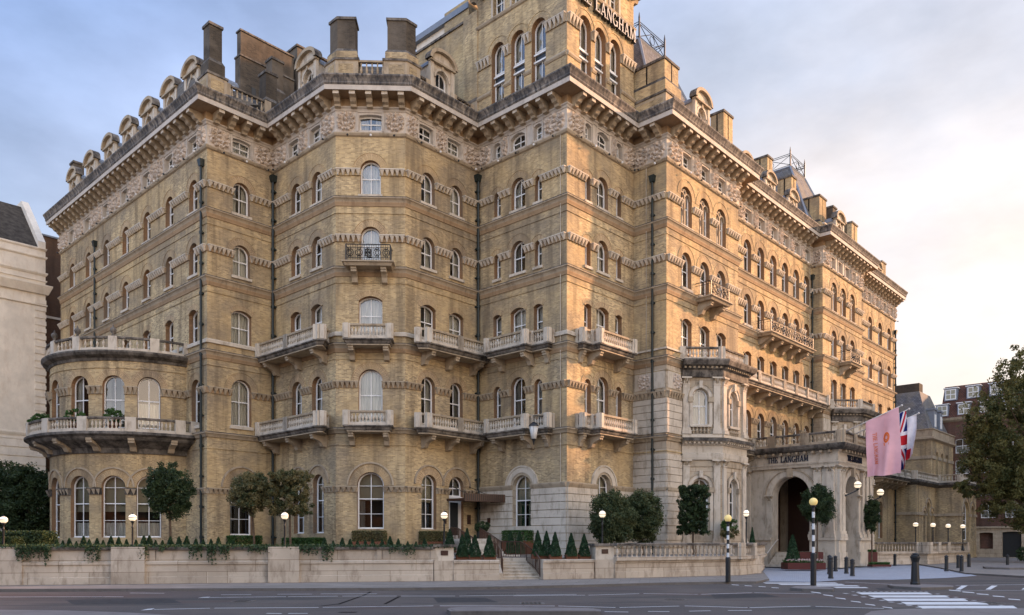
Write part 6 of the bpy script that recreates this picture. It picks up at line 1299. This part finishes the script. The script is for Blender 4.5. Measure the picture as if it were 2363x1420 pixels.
iv = leaves('ivy', IV, .055, 'leaf_ivy', None, None, seed=5); tag(iv, 'trailing ivy spilling over the coping of the long wall', 'ivy', None, 'stuff')
IV = [tuple(xd(x, gp(x, wall_y(x)).y+.75+rg.uniform(-.35, .35), 1.4+rg.uniform(0, .16))) for x in rg.uniform(0, 1035, 6000)]
tag(leaves('ground_cover', IV, .05, 'leaf_ivy', None, None, seed=6), 'low leafy planting between the small cones on the long wall', 'plants', None, 'stuff')
for i, (ang, nm) in enumerate(((-152, 'leftmost'), (-131.5, 'second from left'), (-103, 'third from left'), (-82, 'rightmost'))):
    a = R(ang); r = BOWR+.75; c = Vector((BOWC.x+r*math.cos(a), BOWC.y+r*math.sin(a), 8.35)); th = thing('box_ball', tuple(c), 'clipped round shrub on the curved balcony, '+nm+' of the four', 'shrub', 'round shrubs on the curved balcony')
    mb = MB(); mb.lathe(c, [(.25, 0), (.32, .55)], 'terracotta', 10); mb.build('pot', th); p, t = clumps(c+Vector((0, 0, .95)), (.5, .5, .4), 3200, 60, i+60, spread=.2, hollow=.8); leaves('foliage', p, .045, 'leaf_green', th, t, seed=i, off=c)
c = Vector(FR['H'].pt(5, 1.0, 3.2)); 
for nm, x, y, d, rx, rz_, m in (('flowering_shrub', 1682, 1212, 49.5, .55, .38, 'leaf_green'), ('flowering_shrub', 1684, 1232, 49.2, .6, .28, 'leaf_mid'), ('red_flower_pot', 1113, 1216, 46.5, .45, .3, 'leaf_dark')):
    z = zy(y, d); c = xd(x, d, z); th = thing('shrub', tuple(c), {1682: 'bright green shrub in front of the canted bay window', 1684: 'bronze shrub just below the bright green one at the canted bay', 1113: 'dark green pot plant with red flowers beside the side door'}[x], 'shrub'); p, t = clumps(c, (rx, rx*.7, rz_), 2500, 50, int(x), spread=.3); leaves('foliage', p, .05, m, th, t, seed=4, off=c)
    mb = MB(); mb.lathe(c-Vector((0, 0, z-1.0)), [(.2, 0), (.24, .4), (.05, .42), (.05, z-1.1)], 'stone', 8); mb.build('pot', th)
# red planters before the porch
for i, (x, w, y0, y1, d, dp, lb) in enumerate(((1862, 88, 1300, 1313, 50.3, 1.3, 'long low dark red planter with pale flowers in front of the porch'), (1873, 54, 1275, 1299, 52.5, .9, 'taller dark red planter box behind the flowers in front of the porch'), (2035, 44, 1304, 1313, 56, .8, 'dark red planter with small shrubs right of the porch'), (2014, 22, 1275, 1303, 58, .5, 'upright dark red planter box against the porch pier'))):
    p0, p1 = xd(x-w/2, d, 0), xd(x+w/2, d, 0); fr = Frame(p0, p1); h = zy(y0, d)+.02; th = thing('planter', tuple(xd(x, d, 0)), lb, 'planter'); mb = MB(); mb.box(fr, 0, fr.L, 0, h, -dp, 0, 'redbox'); mb.box(fr, .04, fr.L-.04, h, h+.01, -dp+.04, -.04, 'soil'); mb.build('box', th)
    if i != 1:
        rg = np.random.default_rng(i); n = 1800; P3 = [fr.pt(rg.uniform(.05, fr.L-.05), h+rg.uniform(0, .16), -rg.uniform(.05, dp-.05)) for _ in range(n)]; leaves('foliage', P3, .05, 'leaf_green', th, None, seed=i, off=xd(x, d, 0))
    if i == 0: P3 = [fr.pt(rg.uniform(.05, fr.L-.05), h+rg.uniform(.12, .24), -rg.uniform(.03, .5)) for _ in range(260)]; leaves('flower', P3, .055, 'flower', th, None, seed=9, off=xd(x, d, 0))
# trees at the left and the big plane at the right
tree('street_tree', xd(8, 58, 0), xd(12, 58, 5.2), (1.9, 1.8, 2.4), 20000, 240, 'leaf_dark', .1, 'dark leafy tree at the left edge in front of the pale building', 31, .1)
tree('street_tree', xd(76, 57, 0), xd(70, 57, 4.7), (1.7, 1.6, 2.5), 22000, 240, 'leaf_dark', .1, 'dark rounded tree tucked against the curved bow', 32, .09)
pb = Vector((47.0, 69.5, 0)); th = thing('plane_tree', tuple(pb), 'huge leafy plane tree filling the right edge', 'tree'); mb = MB()
mb.tube([pb, pb+Vector((-.1, 0, 3)), pb+Vector((-.4, 0, 6)), pb+Vector((-.6, .2, 10))], .38, 'trunk', 9, .2); rs = random.Random(4)
for i in range(11):
    a = rs.uniform(0, 6.28); z0 = rs.uniform(3, 9.5); e = pb+Vector((-1+math.cos(a)*5, math.sin(a)*4, z0+rs.uniform(2, 6))); s_ = pb+Vector((-.4, 0, z0)); mb.tube([s_, s_*.5+e*.5+Vector((0, 0, .6)), e], .14, 'trunk', 6, .03)
mb.build('trunk', th)
PP, TT = [], []
for c, r, n, k, sd in (((45.6, 69.5, 11.2), (5.2, 4.6, 5.9), 34000, 380, 1), ((42.6, 69, 8.6), (2.6, 3, 3.2), 8000, 120, 2), ((46.5, 69.5, 16.8), (3.2, 3.4, 2.9), 8000, 90, 3), ((45.4, 68, 5.0), (4.2, 3.5, 2.3), 12000, 170, 4), ((42.4, 69.5, 12.6), (2.0, 2.4, 1.7), 4000, 50, 5), ((49, 69, 14), (4, 4, 5), 9000, 80, 6), ((41.2, 69.3, 6.6), (1.7, 1.8, 1.0), 2200, 40, 7)):
    p, t = clumps(c, r, n, k, sd, spread=.16, hollow=.35); PP.append(p); TT.append(t)
leaves('crown', np.concatenate(PP), .125, 'leaf_plane', th, np.concatenate(TT), seed=8, off=pb)
p, t = clumps((43.9, 66.5, .75), (.9, .9, .7), 3000, 60, 71, spread=.2); c = Vector((43.9, 66.5, 0)); th = thing('round_shrub', tuple(c), 'round dark shrub on the ground at the right edge', 'shrub'); leaves('foliage', p, .06, 'leaf_dark', th, t, seed=3, off=c); mb = MB(); mb.tube([c, c+Vector((0, 0, .6))], .05, 'trunk', 5); mb.build('stem', th)
# ---------------------------------------------------------------- neighbouring buildings
# pale stone building at the left
c = xd(105, 66, 0); nb = thing('pale_building', tuple(c), 'pale stone building with slate roof left of the hotel', 'building'); fr = Frame(c-ea*16, c); mb = MB()
q = [c-ea*16, c, c+eb*14, c-ea*16+eb*14]; mb.poly([(p.x, p.y) for p in q], 0, 26.4, 'white_stone', 'lead')
pl = [(p.x, p.y) for p in (c-ea*16, c, c+eb*14)]
for z0, z1, o in ((10.6, 10.9, .12), (22.6, 23.35, .45), (24.2, 24.45, .15), (25.6, 25.8, .12), (26.3, 26.5, .1), (23.7, 23.8, .1), (21.6, 21.75, .12), (10.2, 10.4, .1)): sweep(mb, pl, [(0, z0), (o*.4, z0), (o, z1-.1), (o, z1), (0, z1+.03), (0, z0)], 'white_stone')
z = 1.0
while z < 10: mb.box(fr, 0, 16, z, z+.62, 0, .07, 'white_stone'); z += .72
z = 11.0
while z < 22: mb.box(fr, 15.2, 16.05, z, z+.36, 0, .06, 'white_stone'); z += .6
mb.build('wall', nb); mb = MB(); mb.prism(fr, [(.1, 26.5), (-4.5, 31.2), (-9, 31.2), (-13, 26.5)], 0, 15.4, 'old_slate'); mb.prism(fr, [(.2, 26.4), (.2, 27.0), (-4.4, 31.7), (-9, 31.7), (-9, 26.4)], 15.4, 15.95, 'white_stone'); mb.build('roof', nb)
c2 = xd(100, 71, 0); fb = thing('brick_flank_building', tuple(c2), 'tall dark brown brick building seen in the gap between the pale building and the hotel', 'building'); mb = MB(); q = [c2-ea*3, c2+ea*6, c2+ea*6+eb*9, c2-ea*3+eb*9]
mb.poly([(p.x, p.y) for p in q], 0, 29.6, 'brick_flank', 'lead'); f2 = Frame(c2-ea*3, c2+ea*6); mb.box(f2, 0, 9, 22.2, 22.4, 0, .06, 'white_stone'); mb.build('wall', fb); mb = MB(); mb.box(f2, -.1, 9.1, 29.6, 29.75, -9.1, .1, 'lead'); mb.build('roof', fb)
# low pavilion at the right end
a0 = Vector((*P['K1'], 0)); a1 = a0-eb*2.07; a2 = a1+ea*7.5; a3 = a2-eb*2.55; a4 = a3+ea*9; a5 = a4+eb*6
pv = thing('corner_pavilion', tuple(a2), 'low brick pavilion with steep slate roof beyond the flags', 'building'); mb = MB(); pts = [a0, a1, a2, a3, a4, a5]; ff = [Frame(pts[i], pts[i+1]) for i in range(5)]
go = {1: [(3.2, .75, 1.8, 5.2, 'round'), (4.6, 1.1, 1.8, 6.2, 'round'), (6.0, .75, 1.8, 5.2, 'round')], 3: [(2.3, 2.6, 2.0, 6.4, 'round'), (5.2, 1.3, 2.0, 6.0, 'round')]}; ab = MB()
for i, f in enumerate(ff):
    wall(mb, f, 0, f.L, 0, 8.2, go.get(i, []), 'brick', .4); put_windows(f, go.get(i, []), pv, 'arched_window', .3, ('side', 'half'), rows=2)
    for op in go.get(i, []): ring(ab, f, op, .4); hood(ab, f, op, .4, 'trim', .1, .1)
    for x, y in gaps(0, f.L, go.get(i, []), 4.9): ab.box(f, x, y, 4.7, 5.0, 0, .12, 'trim')
pl = [(p.x, p.y) for p in pts]; sweep(ab, pl, [(0, 7.9), (.2, 8.0), (.55, 8.2), (.55, 8.42), (0, 8.46), (0, 7.9)], 'gutter2')
mb.poly([(p.x, p.y) for p in (a0, a1, a2, a3, a4, a5, a5+eb*8, a0+eb*8)], 8.18, 8.4, 'lead')
b0 = xd(2149, 87, 0); b1 = b0+ea*9.5; bz = b0+eb*7; uf = [Frame(bz, b0), Frame(b0, b1)]; uo = {0: [(3.2, 1.9, 9.4, 12.0, 'round')], 1: [(2.2, 1.0, 9.2, 12.0, 'round'), (4.3, 1.0, 9.2, 12.0, 'round'), (6.4, 1.0, 9.2, 12.0, 'round')]}
for i, f in enumerate(uf):
    wall(mb, f, 0, f.L, 8.3, 13.4, uo[i], 'brick', .35); put_windows(f, uo[i], pv, 'arched_window', .3, ('side', 'half'))
    for op in uo[i]: ring(ab, f, op, .35, o1=.03); 
    for x, y in gaps(0, f.L, uo[i], 11.2): ab.box(f, x, y, 11.1, 11.45, 0, .1, 'trim')
up = [(p.x, p.y) for p in (bz, b0, b1)]; sweep(ab, up, [(0, 13.1), (.3, 13.3), (.3, 13.5), (.15, 13.55), (.15, 14.3), (.25, 14.35), (.25, 14.45), (-.3, 14.45), (-.3, 13.1), (0, 13.1)], 'trim')
mb.build('wall', pv); ab.build('carved_band', pv)
mb = MB(); bb = [b0+eb*7-ea*0, b0, b1, b1+eb*7]; cen = (b0+b1)/2+eb*3.5
low = [(*(p*.97+cen*.03)[:2], 13.6) for p in bb]; hi = [(*(p*.45+cen*.55)[:2], 19.2) for p in bb]; mb.hexa([low[i] for i in (1, 2, 3, 0)]+[hi[i] for i in (1, 2, 3, 0)], 'slate'); mb.hexa([low[i] for i in (1, 2, 3, 0)]+[(p[0], p[1], 13.62) for p in [low[j] for j in (1, 2, 3, 0)]], 'lead')
rf = mb.build('roof', pv); mb = MB(); f = uf[1]
for u in (3.2, 5.6): mb.box(f, u-.6, u+.6, 14.6, 16.9, -1.9, -.4, 'lead'); mb.box(f, u-.35, u+.35, 15.0, 16.4, -.4, -.38, 'frame'); mb.box(f, u-.7, u+.7, 16.9, 17.1, -2.0, -.3, 'lead')
mb.build('dormer', rf); mb = MB(); mb.box(uf[0], 1.5, 5.0, 17.0, 20.2, -4.2, -2.8, 'brick_dark'); mb.build('chimney', rf)
mb = MB(); balustrade(mb, [a0-eb*.0+Vector((0, 0, 0)), a1-ea*.4, a2-eb*.3, a3-ea*.3, a4], 8.46, .9, 'stone', peds=(0, 1, 2, 3, 4), stain='trim', bal_sp=.3, pw=.3); mb.build('balustrade', pv)
# brick office block at the right
o1 = xd(2160, 95, 0); of = thing('brick_office', tuple(o1), 'red brown brick office block with tiled mansard roof behind the big tree', 'building'); fr = Frame(o1, o1-eb*22); mb = MB(); st_ = MB(); wn = MB()
def colu(x): k = (x-CX)/F_PX; t = fr.t; return (k*o1.y-o1.x)/(t.x-k*t.y)
us = [colu(x) for x in (2180, 2221, 2280, 2337)]; us += [us[-1]+4.2, us[-1]+8.4]
rows = [(4.6, 6.3), (7.2, 8.9), (9.9, 11.6), (12.4, 14.1)]; allz = []
zs = [3.5]+[(rows[i][1]+rows[i+1][0])/2 for i in range(3)]+[16.6]; ops = []
for i in range(4): wall(mb, fr, 0, fr.L, zs[i], zs[i+1], [(u, 1.5, rows[i][0], rows[i][1], 'flat') for u in us], 'brick_red', .18)
side = Frame(o1+eb*0+ea*14, o1); 
gr = [(us[3]-.1, 1.9, .05, 3.0, 'flat'), (us[2]-.2, 1.4, 1.0, 2.9, 'flat')]
wall(st_, fr, 0, fr.L, 0, 3.5, gr, 'ashlar', .4); sweep(st_, [fr.pt(0, 0), fr.pt(fr.L, 0)], [(0, 3.35), (.2, 3.4), (.2, 3.6), (0, 3.62), (0, 3.35)], 'trim'); sweep(st_, [fr.pt(0, 0), fr.pt(fr.L, 0)], [(0, 16.2), (.25, 16.4), (.35, 16.7), (0, 16.75), (0, 16.2)], 'trim')
bkp = [o1, o1-eb*22, o1-eb*22+ea*14, o1+ea*14]; st_.box(fr, 0, fr.L, 0, 16.5, -14, -.6, 'brick_red'); mb.box(fr, -.3, 0, 0, 16.5, -14, 0.0, 'brick_red')
mb.build('wall', of); st_.build('stone_base', of)
mb = MB(); mb.prism(fr, [(.1, 16.7), (-.7, 18.6), (-14, 18.6), (-14, 16.7)], .0, fr.L, 'tile'); mb.prism(fr, [(-.7, 18.6), (-1.9, 20.8), (-14, 20.8), (-14, 18.6)], .5, fr.L, 'tile'); rf = mb.build('roof', of)
for z, o, xs in ((17.0, .0, (2174, 2224, 2275, 2330)), (19.0, -.75, (2190, 2242, 2295, 2350))):
    for x in xs:
        u = colu(x); dmb = MB(); dmb.box(fr, u-.7, u+.7, z-.1, z+1.35, o-2.2, o, 'lead'); dmb.box(fr, u-.58, u+.58, z, z+1.25, o, o+.05, 'frame'); dmb.box(fr, u-.8, u+.8, z+1.35, z+1.45, o-2.3, o+.12, 'frame')
        for a, b in ((-.48, -.04), (.04, .48)):
            for c_, d_ in ((.12, .58), (.68, 1.15)): dmb.box(fr, u+a, u+b, z+c_, z+d_, o+.05, o+.06, 'blind')
        dd_ = dmb.build('dormer', rf)
for i in range(4):
    for u in us: f_, g_ = win_mesh(1.5, rows[i][1]-rows[i][0], 'flat', rows=1); p, a = fr.pose(u, rows[i][0], -.12); o = place(f_, 'office_window', of, p, a); sub(g_, 'pane', o); sub(curtain_mesh(1.5, rows[i][1]-rows[i][0], 'flat', 'side' if random.random() < .5 else 'low'), 'curtain', o)
dr = MB(); dr.box(fr, us[3]-1.05, us[3]+.85, 0, 3.0, -.45, -.35, 'door'); dr.build('door', of)
# unseen blocks added to keep low sun off the street and dim window reflections
for z, q, lb in ((31, [(80, 38), (104, 38), (104, 88), (80, 88)], 'tall pale stone block added across the street for shade, out of the picture at right'), (21, [(80, 89), (104, 89), (104, 118), (80, 118)], 'lower pale stone block added beyond the tall one for shade, out of the picture at right'), (19, [(-78, 4), (-58, 4), (-58, 68), (-78, 68)][::1], 'brick terrace added along the street for window reflections, out of the picture at left'), (15, [(-70, -34), (44, -34), (44, -20), (-70, -20)], 'unseen brick terrace added for window reflections, behind the viewpoint')):
    th = thing('unseen_block', (q[0][0], q[0][1], 0), lb, 'building'); mb = MB(); mb.poly(q, 0, z, 'white_stone' if q[0][0] > 0 else 'brick_flank', 'lead'); mb.build('wall', th)
    mb = MB(); f = Frame((q[3][0], q[3][1]), (q[0][0], q[0][1])) if q[0][0] > 0 else Frame((q[1][0], q[1][1]), (q[2][0], q[2][1])) if q[0][1] > 0 else Frame((q[2][0], q[2][1]), (q[3][0], q[3][1]))
    for i in range(int(f.L/4)):
        for j in range(int(z/4)-1): mb.box(f, 1.2+i*4, 2.9+i*4, 1.5+j*4, 4.0+j*4, -.02, .02, 'door')
    mb.build('window', th)
